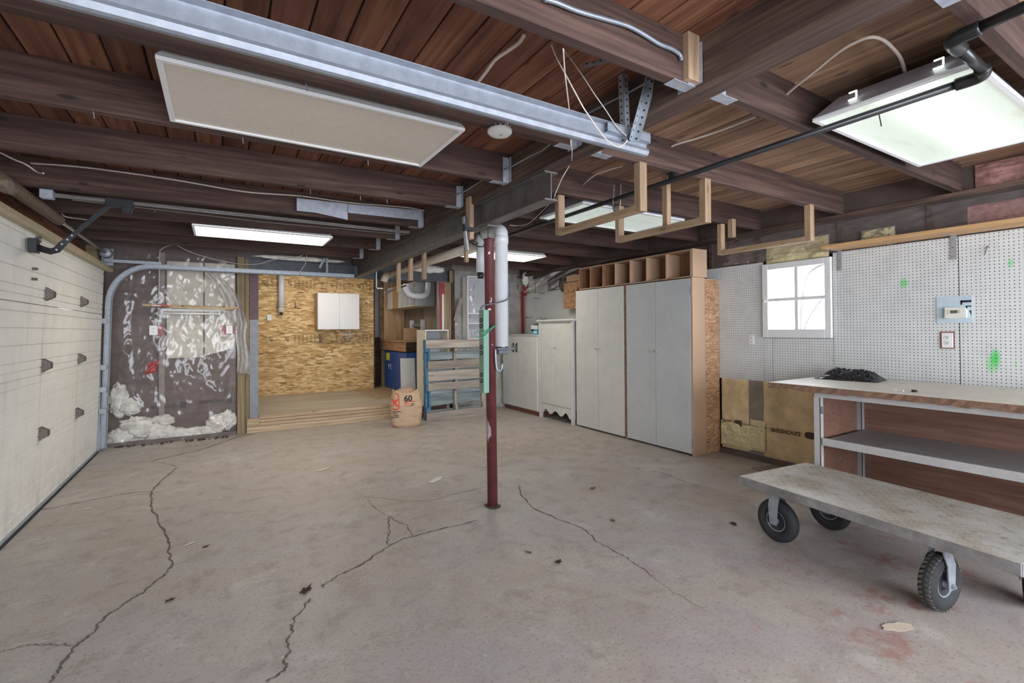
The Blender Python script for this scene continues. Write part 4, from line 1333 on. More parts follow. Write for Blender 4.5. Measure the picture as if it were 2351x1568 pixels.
cable('white cable arching from a joist to the bright ceiling light', [(2.393, 1.317, 2.530), (2.335, 1.224, 2.530), (2.260, 1.088, 2.530), (2.194, 0.970, 2.530), (2.178, 0.908, 2.530), (2.189, 0.856, 2.530), (2.258, 0.837, 2.530), (2.385, 0.844, 2.530), (2.486, 0.859, 2.530), (2.623, 0.893, 2.530)], 0.007, 'cable_white')
cable('white cable bowing under the tan planks beside the black drain pipe', [(2.497, 2.162, 2.560), (2.480, 2.040, 2.560), (2.513, 1.898, 2.560), (2.533, 1.759, 2.560), (2.538, 1.638, 2.560), (2.537, 1.540, 2.560)], 0.007, 'cable_white')
cable('short white cable beside the hanging rack near the main beam', [(2.385, 2.838, 2.500), (2.311, 2.617, 2.500), (2.317, 2.484, 2.500), (2.348, 2.378, 2.500)], 0.006, 'cable_white')
cable('long white cable clipped along the joist above the door opener rail', [(-1.110, 4.500, 2.547), (-0.814, 4.490, 2.565), (-0.315, 4.470, 2.555), (0.165, 4.450, 2.527), (0.590, 4.440, 2.549), (0.989, 4.435, 2.545), (1.514, 4.430, 2.569), (1.754, 4.420, 2.559), (1.815, 4.400, 2.592), (1.843, 4.380, 2.605)], 0.006, 'cable_white')
cable('thin white wire drooping over the bent door track', [(-0.659, 7.340, 1.570), (-0.649, 7.340, 1.938), (-0.644, 7.340, 2.325), (-0.621, 7.340, 2.424), (-0.494, 7.340, 2.484), (-0.364, 7.340, 2.426), (-0.232, 7.340, 2.376), (-0.009, 7.340, 2.322), (0.221, 7.340, 2.293), (0.442, 7.340, 2.308), (0.633, 7.340, 2.379), (0.889, 7.340, 2.430), (1.011, 7.340, 2.484)], 0.005, 'cable_white')
cable('pale wire hanging in a loop below the steel cross beam', [(0.930, 7.220, 2.410), (1.014, 7.220, 2.481), (1.038, 7.220, 2.431), (1.014, 7.220, 2.325), (0.960, 7.220, 2.230), (0.972, 7.220, 2.166)], 0.005, 'cable_white')
cable('white string trailing from the steel beam end to the duct elbow', [(2.009, 2.700, 2.310), (2.135, 3.000, 2.316), (2.259, 3.400, 2.300), (2.338, 3.700, 2.343), (2.275, 3.750, 2.350)], 0.003, 'cable_white')
cable('cable stub with frayed sheath above the torsion spring', [(-1.200, 4.292, 2.537), (-1.150, 4.329, 2.516), (-1.100, 4.375, 2.502), (-1.050, 4.386, 2.464), (-1.000, 4.310, 2.442)], 0.006, 'cable_white')
cable('second frayed cable stub above the torsion spring', [(-1.200, 5.662, 2.458), (-1.150, 5.559, 2.396), (-1.100, 5.907, 2.450), (-1.080, 6.056, 2.474)], 0.006, 'cable_white')

# ---- sheet metal nailed along a joist
sm = thing('metal_flashing', 'pale grey sheet-metal flashing nailed to the joist near the door opener rail', 'flashing', (0, 4.425, 2.4))
obj('sheet', prism(NB(), [(0.555, 0.01), (0.70, 0.012), (0.86, -0.006), (0.975, -0.02), (0.975, 0.125), (0.555, 0.118)], 'Y', -0.022, -0.018), MM['galv_paint'], sm)
obj('sheet', prism(NB(), [(0.98, 0.045), (1.67, 0.055), (1.675, 0.155), (0.98, 0.125)], 'Y', -0.020, -0.016), MM['galv_paint'], sm)

# ---- black drain pipe
dp = thing('drain_pipe', 'black plastic drain pipe with two elbows crossing under the joists', 'pipe', (0, 0, 0))
PZ = 2.352
obj('pipe', tube(NB(), [(2.512, 0.66, PZ), (2.512, 3.0, PZ), (2.53, 7.2, PZ)], 0.0165, 14), MM['black_abs'], dp, smooth=True)
obj('pipe', tube(NB(), [(2.50, 0.60, PZ + 0.006), (2.19, 0.60, PZ + 0.012)], 0.0185, 14), MM['black_abs'], dp, smooth=True)
obj('pipe', tube(NB(), [(2.13, 0.54, PZ + 0.014), (2.10, 0.30, PZ + 0.016), (2.02, -1.5, PZ + 0.016)], 0.0185, 14), MM['black_abs'], dp, smooth=True)
for pts in ([(2.512, 0.69, PZ), (2.512, 0.63, PZ), (2.497, 0.607, PZ + 0.003), (2.46, 0.60, PZ + 0.007)], [(2.23, 0.60, PZ + 0.011), (2.165, 0.60, PZ + 0.012), (2.14, 0.585, PZ + 0.013), (2.132, 0.52, PZ + 0.014)]):
    obj('elbow', tube(NB(), spline(pts, 5), 0.0245, 14), MM['black_abs'], dp, smooth=True)
for (y) in (2.095, 4.38):
    bm = NB()
    box(bm, 2.498, y - 0.02, PZ - 0.004, 2.526, y + 0.02, PZ + 0.045)
    box(bm, 2.488, y - 0.03, PZ + 0.038, 2.536, y + 0.03, PZ + 0.046)
    obj('pipe_strap', bm, MM['black_metal'], dp)
cable('fine black wire dangling from the black drain pipe under the bright light', [(2.53, 0.96, 2.352), (2.535, 0.955, 2.31), (2.53, 0.95, 2.285)], 0.0025, 'cable_black', name='wire')

# ---- racks of pine strips hung from two joists
def rack(label, x, mid=None, stub=False):
    t = thing('hanging_rack', label, 'rack', (x, 0, 2.10), group='pine racks hung under the joists')
    obj('bottom_rail', B(0.0, 2.096, 0.0, 0.055, 2.860, 0.042, 0.002), MM['pine_y'], t)
    obj('upright', B(0.0, 2.045, 0.0, 0.06, 2.095, 0.299, 0.002), MM['pine'], t)
    obj('upright', B(0.0, 2.861, 0.0, 0.06, 2.905, 0.299, 0.002), MM['pine'], t)
    if mid:
        obj('upright', B(0.06, mid, 0.02, 0.105, mid + 0.045, 0.49, 0.002), MM['pine'], t)
    if stub:
        obj('upright', B(0.065, 2.785, 0.165, 0.12, 2.835, 0.34, 0.002), MM['pine'], t)
    return t


rack('hanging pine rack closest to the end of the steel beam', 2.165)
rack('hanging pine rack with a third upright, between the two others', 2.78, 2.42)
rack('hanging pine rack with a short stub, over the garden window side', 4.12, None, True)
bm = NB()
pts = spline([(2.50, 2.62, 2.46), (2.50, 2.63, 2.30), (2.505, 2.60, 2.24), (2.51, 2.57, 2.30), (2.51, 2.56, 2.45)], 8)
for i in range(0, len(pts) - 1):
    cyl(bm, pts[i], pts[i + 1], 0.005 if i % 2 else 0.008, 6)
tag(obj('hanging_chain', bm, MM['steel_dark']), 'short loop of chain round the black drain pipe', 'chain')

# ---- cleats screwed to the steel beam
def cleat(label, x, y, z0, z1, w=0.05, d=0.036, m='pine'):
    tag(obj('wood_cleat', B(x, y - w / 2, z0, x + d, y + w / 2, z1, 0.002), MM[m]), label, 'wood cleat')


cleat('bare pine cleat clamped to the side of the steel beam near the red post', 1.69, 3.43, 2.11, 2.45, 0.075)
cleat('short pine cleat hanging under the steel beam, closest to the red post', 1.84, 4.83, 1.93, 2.26, 0.06)
cleat('short pine cleat hanging under the steel beam, middle of three', 1.84, 5.25, 1.955, 2.26, 0.06)
cleat('longest pine cleat hanging under the steel beam near the back room', 1.84, 5.68, 1.85, 2.26, 0.06)
cleat('thin pine strip hanging behind the bare cleat near the red post', 1.84, 3.80, 1.985, 2.30, 0.04, 0.03)
t = thing('white_bracket', 'thin white L-shaped strip hanging under the steel beam end', 'bracket', (1.84, 6.6, 1.97))
obj('stem', B(0, -0.015, 0.0, 0.006, 0.015, 0.25), MM['melamine_white'], t)
obj('foot', B(0, -0.015, 0.0, 0.09, 0.015, 0.012), MM['melamine_white'], t)
t = thing('clamp_hook', 'flat steel clamp with a black pad hooked on the bare cleat', 'clamp', (1.60, 3.33, 2.10))
bm = NB()
prism(bm, [(0.0, 0.16), (0.004, 0.16), (0.03, -0.03), (0.04, -0.10), (0.03, -0.10), (0.018, -0.03)], 'Y', -0.02, 0.02)
obj('blade', bm, MM['galv_dull'], t)
obj('pad', B(0.005, -0.022, 0.05, 0.03, 0.022, 0.15, 0.004), MM['black_rubber'], t)
obj('grip', B(0.025, -0.018, 0.055, 0.09, 0.018, 0.085, 0.004), MM['black_rubber'], t)

# ---- red adjustable post
ac = thing('steel_post', 'dark red adjustable steel post with worn paint standing in the middle of the floor', 'post', (1.824, 3.29, 0), (0, R(-0.5), 0))
bm = NB()
lathe(bm, [(0.040, 0.0), (0.040, 2.08), (0.044, 2.085), (0.044, 2.10), (0.0, 2.10)], 28)
obj('tube', bm, MM['column_red'], ac, smooth=False)
for p in ac.children[0].data.polygons: p.use_smooth = abs(p.normal.z) < 0.5
obj('jack_screw', cyl(NB(), (0, 0, 2.09), (0, 0, 2.19), 0.0125, 12), MM['steel_dark'], ac, smooth=True)
obj('top_plate', B(-0.05, -0.07, 2.188, 0.05, 0.07, 2.199), MM['steel_dark'], ac)
for a, z, r in ((-1.9, 1.60, 0.009), (-1.75, 1.27, 0.008), (-2.0, 1.63, 0.006)):
    obj('pin_hole', cyl(NB(), (0.0395 * math.cos(a), 0.0395 * math.sin(a), z), (0.0412 * math.cos(a), 0.0412 * math.sin(a), z), r, 10), MM['black_metal'], ac)
rnd = random.Random(3)
for (a, z, w, h) in ((-2.1, 1.985, 0.35, 0.03), (-2.0, 1.60, 0.25, 0.035), (-2.2, 1.545, 0.55, 0.022), (-2.8, 1.10, 0.3, 0.04), (-1.75, 1.62, 0.12, 0.05)):
    bm = NB()
    n = 7
    top = []
    bot = []
    for k in range(n + 1):
        aa = a - w / 2 + w * k / n
        top.append(bm.verts.new((0.0406 * math.cos(aa), 0.0406 * math.sin(aa), z + h / 2 * rnd.uniform(0.3, 1))))
        bot.append(bm.verts.new((0.0406 * math.cos(aa), 0.0406 * math.sin(aa), z - h / 2 * rnd.uniform(0.3, 1))))
    for k in range(n): bm.faces.new((bot[k], bot[k + 1], top[k + 1], top[k]))
    obj('paint_chip', bm, MM['paint_white'], ac)
bm = NB()
n = 14
v0 = []
for k in range(n + 1):
    aa = -3.3 + 1.1 * k / n
    v0.append((bm.verts.new((0.0404 * math.cos(aa), 0.0404 * math.sin(aa), 0.50 + 0.05 * rnd.random() + 0.03 * abs(k - 6) / 6)), bm.verts.new((0.0404 * math.cos(aa), 0.0404 * math.sin(aa), 0.72 - 0.06 * rnd.random() - 0.05 * abs(k - 6) / 6))))
for k in range(n): bm.faces.new((v0[k][0], v0[k + 1][0], v0[k + 1][1], v0[k][1]))
obj('paint_wear', bm, MM['column_worn'], ac)
lathe_b = lathe(NB(), [(0.0, 0.0), (0.065, 0.0045), (0.055, 0.007), (0.043, 0.009), (0.04, 0.012)], 24)
for v in lathe_b.verts:
    v.co.x *= 1 + 0.9 * fbm(v.co * 22 + Vector((3, 0, 0)))
    v.co.y *= 1 + 0.9 * fbm(v.co * 22)
obj('footing_crumbs', lathe_b, MM['soil'], ac)
# hook
hk = thing('steel_hook', 'galvanised J-hook screwed to the red post', 'hook', (1.826, 3.245, 1.10))
obj('hook_bar', tube(NB(), spline([(0.0, -0.010, 0.135), (0.0, -0.012, 0.07), (0.008, -0.012, -0.01), (0.028, -0.014, -0.035), (0.052, -0.014, -0.02), (0.058, -0.014, 0.02)], 6), 0.0075, 8), MM['galv'], hk, smooth=True)

# ---- green power strip tied to the post
gs = thing('power_strip', 'long pale green metal power strip tied to the red post', 'power strip', (1.722, 3.225, 0.905), (0, R(0.2), R(14)))
obj('case', B(-0.028, -0.025, 0.0, 0.028, 0.025, 0.635, 0.003), MM['strip_green'], gs)
obj('side_plate', B(-0.0295, -0.025, 0.002, -0.0275, 0.025, 0.633), MM['strip_green_dark'], gs)
for z in (0.095, 0.14, 0.305, 0.35, 0.51, 0.555):
    ou = obj('outlet', cyl(NB(), (-0.032, 0.0, z), (-0.0295, 0.0, z), 0.017, 14), MM['black_metal'], gs)
    for y in (-0.006, 0.006):
        obj('slot', B(-0.034, y - 0.001, z - 0.004, -0.032, y + 0.001, z + 0.006), MM['cable_grey'], ou)
cable('green twine wound round the power strip and the red post', [(1.639, 3.190, 1.378), (1.687, 3.190, 1.361), (1.736, 3.190, 1.384), (1.827, 3.230, 1.424), (1.825, 3.240, 1.417), (1.735, 3.190, 1.367), (1.684, 3.185, 1.328), (1.639, 3.190, 1.332)], 0.004, 'cord_green', name='twine')
cable('black flex looping from the power strip round the white duct', [(1.705, 3.250, 1.548), (1.721, 3.230, 1.571), (1.761, 3.220, 1.581), (1.811, 3.235, 1.590), (1.932, 3.400, 1.608), (2.170, 3.660, 1.647), (2.223, 3.680, 1.681), (2.245, 3.700, 1.751), (2.243, 3.720, 1.832)], 0.006, 'hose_grey')

# ---- white vertical duct with tee and gate
du = thing('dust_duct', 'fat white vertical duct ending in a black blast gate behind the red post', 'duct', (2.19, 3.76, 0))
bm = NB()
lathe(bm, [(0.060, 1.235), (0.060, 2.17), (0.066, 2.172), (0.066, 2.235), (0.062, 2.24)], 28)
obj('pipe', bm, MM['white_pvc'], du, smooth=True)
obj('elbow', tube(NB(), spline([(0, 0, 2.225), (0, 0.0, 2.27), (0.0, 0.04, 2.30), (0.0, 0.11, 2.315), (0, 0.30, 2.315)], 5), 0.061, 20), MM['white_pvc'], du, smooth=True)
obj('collar', cyl(NB(), (0, 0, 1.225), (0, 0, 1.24), 0.058, 24), MM['black_abs'], du)
obj('gate_plate', B(-0.075, -0.055, 1.205, 0.10, 0.07, 1.226, 0.002), MM['hose_grey'], du)
obj('gate_handle', B(-0.05, -0.03, 1.165, 0.05, 0.03, 1.206, 0.006), MM['hose_grey'], du)
t2 = thing('dust_duct', 'beige horizontal pipe under the ceiling with a short white drop capped in black', 'duct', (2.24, 4.2, 2.252))
obj('pipe', cyl(NB(), (0, 0.0, 0), (-0.03, 2.95, 0.0), 0.052, 22), MM['cream_pvc'], t2, smooth=True)
obj('tee', cyl(NB(), (-0.10, -0.05, 0.02), (0.20, -0.05, 0.02), 0.06, 22), MM['white_pvc'], t2, smooth=True)
bm = NB()
lathe(bm, [(0.0, 0.235), (0.03, 0.23), (0.05, 0.21), (0.062, 0.17)], 20, Matrix(((0, 0, 1, 0), (0, 1, 0, -0.05), (-1, 0, 0, 0.02), (0, 0, 0, 1))))
obj('end_cap', bm, MM['white_pvc'], t2, smooth=True)
obj('drop_pipe', cyl(NB(), (-0.06, -0.05, -0.30), (-0.06, -0.05, 0.0), 0.042, 20), MM['white_pvc'], t2, smooth=True)
obj('drop_cap', cyl(NB(), (-0.06, -0.05, -0.36), (-0.06, -0.05, -0.30), 0.030, 16), MM['black_abs'], t2, smooth=True)
obj('elbow', tube(NB(), spline([(-0.03, 2.90, 0), (-0.04, 3.0, 0.0), (-0.07, 3.06, -0.03), (-0.09, 3.09, -0.10)], 5), 0.055, 16), MM['cream_pvc'], t2, smooth=True)
bm = tube(NB(), spline([(-0.32, -0.02, -0.02), (-0.27, -0.03, -0.06), (-0.20, -0.04, -0.03), (-0.17, -0.05, -0.07), (-0.24, -0.05, -0.075), (-0.30, -0.03, -0.04)], 6), 0.006, 6)
tag(obj('wire_coil', bm, MM['cable_black'], smooth=True, loc=(2.37, 4.16, 2.275)), 'small coil of black wire beside the beige ceiling pipe', 'wire')
# ================================================================== FAR WALL AND BACK ROOM THINGS
def outlet(name, label, loc, rot, w=0.072, h=0.117, tape=None, parts_m='plastic_white'):
    t = thing(name, label, 'outlet', loc, rot)
    # local frame: plate in XZ, facing -Y
    if tape:
        for (a, b, c, d) in tape:
            bm = NB()
            rn = random.Random(int(a * 1000) + 5)
            n = 8
            vs = [bm.verts.new((a + (b - a) * k / n, 0.004, c + rn.uniform(0, 0.02))) for k in range(n + 1)]
            vt = [bm.verts.new((a + (b - a) * k / n, 0.004, d - rn.uniform(0, 0.02))) for k in range(n + 1)]
            for k in range(n): bm.faces.new((vs[k], vs[k + 1], vt[k + 1], vt[k]))
            obj('red_tape', bm, MM['tape_red'], t)
    obj('box', B(-w / 2 + 0.006, -0.03, -h / 2 + 0.006, w / 2 - 0.006, 0.004, h / 2 - 0.006), MM['plastic_white'], t)
    obj('cover_plate', B(-w / 2, -0.036, -h / 2, w / 2, -0.030, h / 2, 0.002), MM[parts_m], t)
    for z in (-0.022, 0.022):
        fc = obj('socket_face', cyl(NB(), (0, -0.0385, z), (0, -0.036, z), 0.0165, 16), MM[parts_m], t)
        bm = NB()
        box(bm, -0.0075, -0.0395, z - 0.002, -0.0050, -0.0384, z + 0.008)
        box(bm, 0.0050, -0.0395, z - 0.002, 0.0075, -0.0384, z + 0.008)
        cyl(bm, (0, -0.0395, z - 0.008), (0, -0.0384, z - 0.008), 0.003, 8)
        obj('slot', bm, MM['black_metal'], fc)
    return t


outlet('wall_outlet', 'white double outlet with red tape beside it, under the bracket at the shelf start', (-0.705, 7.40, 1.41), (0, 0, 0), 0.085, 0.118, [(0.042, 0.10, -0.075, 0.075)])
outlet('wall_outlet', 'white double outlet framed in red tape next to the hanging plastic flap', (0.105, 7.40, 1.415), (0, 0, 0), 0.075, 0.108, [(-0.09, 0.075, -0.07, 0.07)])
bm = NB()
grid(bm, lambda u, v: (-0.79 + 0.11 * u + 0.03 * v, 7.392 - 0.01 * fbm((u * 4, v * 4, 2)), 0.86 + 0.15 * v + 0.03 * u), 6, 6)
tag(obj('red_tape_patch', bm, MM['tape_red']), 'ragged patch of red tape low on the plastic sheet', 'tape')

sh = thing('wall_shelf', 'narrow wooden shelf on two white brackets with red tape, in front of the plastic sheet', 'shelf', (-0.30, 7.42, 1.68))
obj('board', prism(NB(), [(-0.5, 0.022), (0.51, 0.004), (0.51, 0.034), (-0.5, 0.048)], 'Y', -0.20, 0.0), MM['pine_x'], sh)
obj('yellow_edge', prism(NB(), [(-0.22, 0.010), (0.44, -0.001), (0.44, 0.006), (-0.22, 0.017)], 'Y', -0.206, -0.195), plain('edge_yellow', (0.62, 0.55, 0.2), 0.5), sh)
obj('red_tape', prism(NB(), [(-0.40, 0.022), (-0.24, 0.018), (-0.25, 0.045), (-0.36, 0.046)], 'Y', -0.203, -0.198), MM['tape_red'], sh)
obj('red_tape', B(-0.40, -0.204, 0.024, -0.32, -0.199, 0.036), MM['paint_white'], sh)
for x in (-0.34, 0.47):
    bm = NB()
    box(bm, x - 0.014, -0.008, -0.16, x + 0.014, -0.002, 0.0)
    box(bm, x - 0.014, -0.19, -0.006, x + 0.014, -0.002, 0.0)
    obj('bracket', bm, MM['white_enamel'], sh)
for x in (-0.10, 0.34):
    obj('clip', B(x - 0.012, -0.204, 0.022, x + 0.012, -0.196, 0.042), MM['black_metal'], sh)
fl = thing('strip_light', 'slim white fluorescent strip light under the narrow wall shelf', 'light', (-0.31, 7.28, 1.665))
obj('housing', prism(NB(), [(-0.02, 0.012), (0.03, 0.012), (0.03, -0.02), (-0.0, -0.02)], 'X', -0.31, 0.31), MM['white_enamel'], fl)
obj('tube', cyl(NB(), (-0.29, -0.005, -0.045), (0.30, -0.005, -0.045), 0.013, 12), MM['plastic_white'], fl, smooth=True)
for x in (-0.30, 0.305):
    obj('lamp_holder', B(x - 0.006, -0.018, -0.062, x + 0.006, 0.012, -0.018), MM['white_enamel'], fl)

# ---- OSB wall fittings
pv = thing('vent_pipe', 'white pipe with a black end running down the chipboard wall', 'pipe', (0.975, 9.83, 0))
bm = NB()
lathe(bm, [(0.055, 1.86), (0.055, 2.6)], 24)
obj('pipe', bm, MM['white_pvc'], pv, smooth=True)
bm = NB()
lathe(bm, [(0.0, 1.745), (0.050, 1.745), (0.060, 1.76), (0.060, 1.865), (0.058, 1.87)], 24)
obj('coupling', bm, MM['cream_pvc'], pv, smooth=True)
obj('pipe_end', cyl(NB(), (0, 0, 1.70), (0, 0, 1.745), 0.024, 14), MM['black_abs'], pv, smooth=True)
bm = NB()
lathe(bm, [(0.060, 1.842), (0.064, 1.842), (0.064, 1.852), (0.060, 1.852)], 24, closed=True)
box(bm, -0.085, 0.0, 1.84, -0.058, 0.07, 1.855)
box(bm, 0.058, 0.0, 1.84, 0.085, 0.07, 1.855)
obj('pipe_clamp', bm, MM['bracket_rust'], pv)
outlet('wall_outlet', 'small white outlet on the chipboard wall beside the white pipe', (0.775, 9.905, 1.645), (0, 0, 0), 0.07, 0.11)

wc = thing('wall_cabinet', 'white two-door wall cabinet on the chipboard wall of the back room', 'cabinet', (1.985, 9.905, 1.42))
obj('body', B(-0.42, -0.30, 0, 0.36, 0, 0.70, 0.002), plain('cab_side', (0.52, 0.38, 0.25), 0.5), wc)
for (a, b) in ((-0.41, -0.024), (-0.020, 0.355)):
    obj('door', B(a, -0.318, 0.004, b, -0.301, 0.696, 0.002), MM['melamine_white'], wc)
for (x, z, L) in ((1.22, 1.90, 0.10), (1.66, 1.27, 0.17), (2.22, 1.32, 0.19)):
    lb = {1.22: 'small grey hook between the white pipe and the wall cabinet', 1.66: 'dark narrow bracket under the wall cabinet', 2.22: 'shiny metal hook under the wall cabinet end'}[x]
    t = thing('wall_hook', lb, 'hook', (x, 9.905, z))
    obj('plate', B(-0.012, -0.006, -L * 0.6, 0.012, 0.0, L * 0.4), MM['galv' if x > 2 else 'bracket_rust'], t)
    obj('prong', tube(NB(), spline([(0, -0.006, -L * 0.5), (0.0, -0.04, -L * 0.58), (0.01, -0.06, -L * 0.5), (0.012, -0.06, -L * 0.3)], 4), 0.006, 6), MM['galv' if x > 2 else 'bracket_rust'], t)

# ---- work counter of the back room with blue cabinet
wk = thing('work_counter', 'rough plywood work counter in the corner of the back room', 'counter', (2.95, 8.66, 0.206))
obj('top', B(-0.02, 0.0, 0.965, 0.42, 1.70, 0.995, 0.002), MM['ply_x'], wk)
obj('front_apron', B(0.0, 0.0, 0.785, 0.02, 1.70, 0.963, 0.002), MM['osb_end'], wk)
obj('end_apron', B(0.02, 0.0, 0.785, 0.42, 0.02, 0.963, 0.002), MM['joist'], wk)
for (x, y) in ((0.005, 1.55), (0.33, 0.03), (0.33, 1.55)):
    obj('leg', B(x, y, 0.0, x + 0.08, y + 0.08, 0.783, 0.002), MM['treated_post'], wk)
bc = thing('blue_cabinet', 'blue cabinet with a yellow note and chrome handles under the plywood counter', 'cabinet', (2.985, 8.70, 0.206))
obj('body', B(0.021, 0.0, 0.0, 0.28, 1.36, 0.77), MM['cabinet_blue'], bc)
for (a, b) in ((0.0, 0.45), (0.455, 0.905), (0.91, 1.36)):
    d = obj('door', B(0.0, a, 0.01, 0.02, b - 0.002, 0.765, 0.002), MM['cabinet_blue'], bc)
    yh = a + 0.06 if a > 0.9 or a < 0.1 else b - 0.06
    obj('handle', tube(NB(), spline([(-0.0, yh, 0.40), (-0.03, yh, 0.41), (-0.035, yh, 0.455), (-0.03, yh, 0.50), (-0.0, yh, 0.51)], 4), 0.007, 6), MM['chrome'], d, smooth=True)
tag(obj('yellow_note', B(2.978, 9.74, 0.78, 2.984, 9.95, 0.93), MM['note_yellow']), 'yellow note stuck on the blue cabinet', 'note')
pn = thing('laminate_board', 'loose white laminate board leaning in front of the blue cabinet', 'board', (2.72, 8.20, 0.2), (R(-6), 0, R(-8)))
obj('sheet', B(0.0, 0.0, 0.0, 0.26, 0.016, 0.70, 0.002), MM['melamine_white'], pn)
ts_ = thing('tall_shelf', 'tall plywood shelf box standing on the far end of the plywood counter', 'shelf', (2.93, 9.92, 1.202))
obj('side_panel', B(0.0, 0.0, 0.0, 0.44, 0.018, 1.2, 0.001), MM['ply_z'], ts_)
obj('side_panel', B(0.0, 0.30, 0.0, 0.44, 0.318, 1.2, 0.001), MM['ply_z'], ts_)
obj('back_panel', B(0.425, 0.02, 0.0, 0.44, 0.30, 1.2), MM['ply_z'], ts_)
for z in (0.0, 0.22, 0.46, 0.66, 0.90, 1.18):
    obj('shelf', B(0.004, 0.02, z, 0.42, 0.30, z + 0.018), MM['pine_x'], ts_)
uc = thing('wall_cabinet', 'row of open grey and oak wall cabinets above the plywood counter', 'cabinet', (3.0, 8.25, 1.835))
H = 0.44
obj('back', B(0.355, 0.0, 0.0, 0.372, 1.62, H), MM['cabinet_inside'], uc)
obj('bottom', B(0.0, 0.0, 0.0, 0.355, 1.62, 0.018), MM['melamine_cream'], uc)
obj('top', B(0.0, 0.0, H - 0.018, 0.355, 1.62, H), MM['melamine_white'], uc)
obj('end_panel', B(0.0, -0.018, 0.0, 0.372, -0.001, H), MM['cabinet_inside'], uc)
for y in (0.32, 0.62, 0.94):
    obj('divider', B(0.0, y, 0.019, 0.353, y + 0.018, H - 0.019), MM['melamine_white'], uc)
obj('door', B(-0.020, 0.97, 0.0, -0.001, 1.26, H, 0.002), MM['oak'], uc)
obj('door', B(-0.020, 1.265, 0.0, -0.001, 1.62, H, 0.002), MM['melamine_white'], uc)
lp = thing('vent_loop', 'white bent duct looping above the open wall cabinets', 'duct', (0, 0, 0))
obj('pipe', tube(NB(), spline([(2.86, 8.05, 2.40), (2.98, 8.04, 2.43), (3.10, 8.04, 2.40), (3.17, 8.04, 2.30), (3.17, 8.04, 2.16), (3.14, 8.03, 2.05), (3.05, 8.02, 2.00), (2.90, 8.02, 2.00), (2.82, 8.03, 2.03), (2.77, 8.05, 2.12), (2.77, 8.06, 2.20)], 6), 0.056, 16), MM['white_pvc'], lp, smooth=True)
tag(obj('iron_rod', tube(tube(NB(), [(2.34, 7.90, 2.02), (2.71, 7.90, 2.16)], 0.014, 8), [(2.36, 7.90, 2.03), (2.36, 7.90, 2.60)], 0.010, 8), MM['steel_dark'], smooth=True), 'dark iron rod hung across the front of the open wall cabinets', 'rod')
sl = thing('strip_light', 'small old strip light on the grey boards above the plywood counter', 'light', (3.36, 8.75, 1.47))
obj('housing', B(-0.03, 0.0, 0.0, 0.015, 0.6, 0.05), MM['galv_dull'], sl)
for y in (-0.02, 0.60):
    obj('lamp_holder', B(-0.07, y, -0.06, 0.012, y + 0.025, 0.13, 0.003), MM['plastic_white'], sl)
obj('flex', tube(NB(), spline([(-0.02, 0.58, -0.03), (-0.04, 0.5, -0.10), (-0.03, 0.40, -0.12), (-0.02, 0.3, -0.05)], 5), 0.006, 6), MM['cable_white'], sl)
tag(obj('plywood_offcut', prism(NB(), [(2.99, 1.203), (3.25, 1.203), (3.25, 1.44), (3.0, 1.44)], 'Y', 8.86, 8.88), MM['ply_x']), 'small plywood offcut leaning behind the cream bookcase', 'offcut')

# ---- cream bookcase
bk = thing('bookcase', 'cream laminate bookcase standing behind the pallet', 'bookcase', (2.745, 7.10, 0), (0, 0, R(8)))
obj('plinth', B(0.03, 0.03, 0.0, 0.40, 0.24, 0.198), MM['joist'], bk)
obj('side', B(0.0, 0.0, 0.2, 0.018, 0.28, 1.40, 0.001), MM['melamine_cream'], bk)
obj('side', B(0.412, 0.0, 0.2, 0.43, 0.28, 1.382, 0.001), MM['melamine_cream'], bk)
obj('top', B(0.0185, 0.0, 1.3825, 0.43, 0.28, 1.40, 0.001), MM['melamine_white'], bk)
obj('back', B(0.018, 0.265, 0.2, 0.412, 0.28, 1.382), MM['cabinet_inside'], bk)
for z in (0.2, 0.6, 0.98):
    obj('shelf', B(0.019, 0.004, z, 0.411, 0.263, z + 0.018), MM['melamine_cream'], bk)

# ---- pallet leaning on the bookcase
pa = thing('pallet', 'weathered wooden pallet with a blue edge leaning against the cream bookcase', 'pallet', (2.700, 6.925, 0.0), (R(-1.3), 0, R(0.6)))
PH, PW = 1.245, 1.03
blue = plain('paint_blue', (0.06, 0.17, 0.28), 0.7, 0, 0.35, 14, 0.2, 0.4, (0.22, 0.24, 0.25))
zs = 0.0
for i, x in enumerate((0.0, PW / 2 - 0.02, PW - 0.04)):
    bm = NB()
    prism(bm, [(0.02, 0.0), (0.115, 0.0), (0.115, PH), (0.02, PH), (0.02, PH * 0.86), (0.02, PH * 0.85), (0.055, PH * 0.83), (0.055, PH * 0.66), (0.02, PH * 0.64), (0.02, PH * 0.36), (0.055, PH * 0.34), (0.055, PH * 0.17), (0.02, PH * 0.15)], 'X', x, x + 0.04)
    obj('stringer', bm, blue if i == 0 else MM['weathered_z'], pa)
front = [(0.0, 0.13, 0.0), (0.12 + 0.34, 0.115, 0.0), (0.605, 0.155, 0.008), (0.785, 0.125, 0.012), (1.115, 0.125, 0.0)]
for k, (z, h, tilt) in enumerate(front):
    bm = NB()
    x0 = 0.0 if k in (0, 4) else 0.03
    prism(bm, [(x0, z), (PW, z + tilt), (PW, z + h + tilt), (x0, z + h)], 'Y', 0.0, 0.018)
    obj('deck_board', bm, MM['weathered'], pa)
for k, (z, h, tilt) in enumerate(((0.02, 0.12, 0.01), (0.20, 0.14, 0.045), (0.35, 0.10, 0.02), (0.56, 0.12, 0.0), (0.755, 0.10, 0.0), (0.925, 0.12, 0.008), (1.10, 0.13, 0.0))):
    bm = NB()
    prism(bm, [(0.0, z), (PW, z + tilt), (PW, z + h + tilt), (0.0, z + h)], 'Y', 0.117, 0.134)
    obj('deck_board', bm, MM['weathered_blue'], pa)
obj('side_batten', B(0.042, 0.02, 0.16, 0.075, 0.10, 0.44), blue, pa)
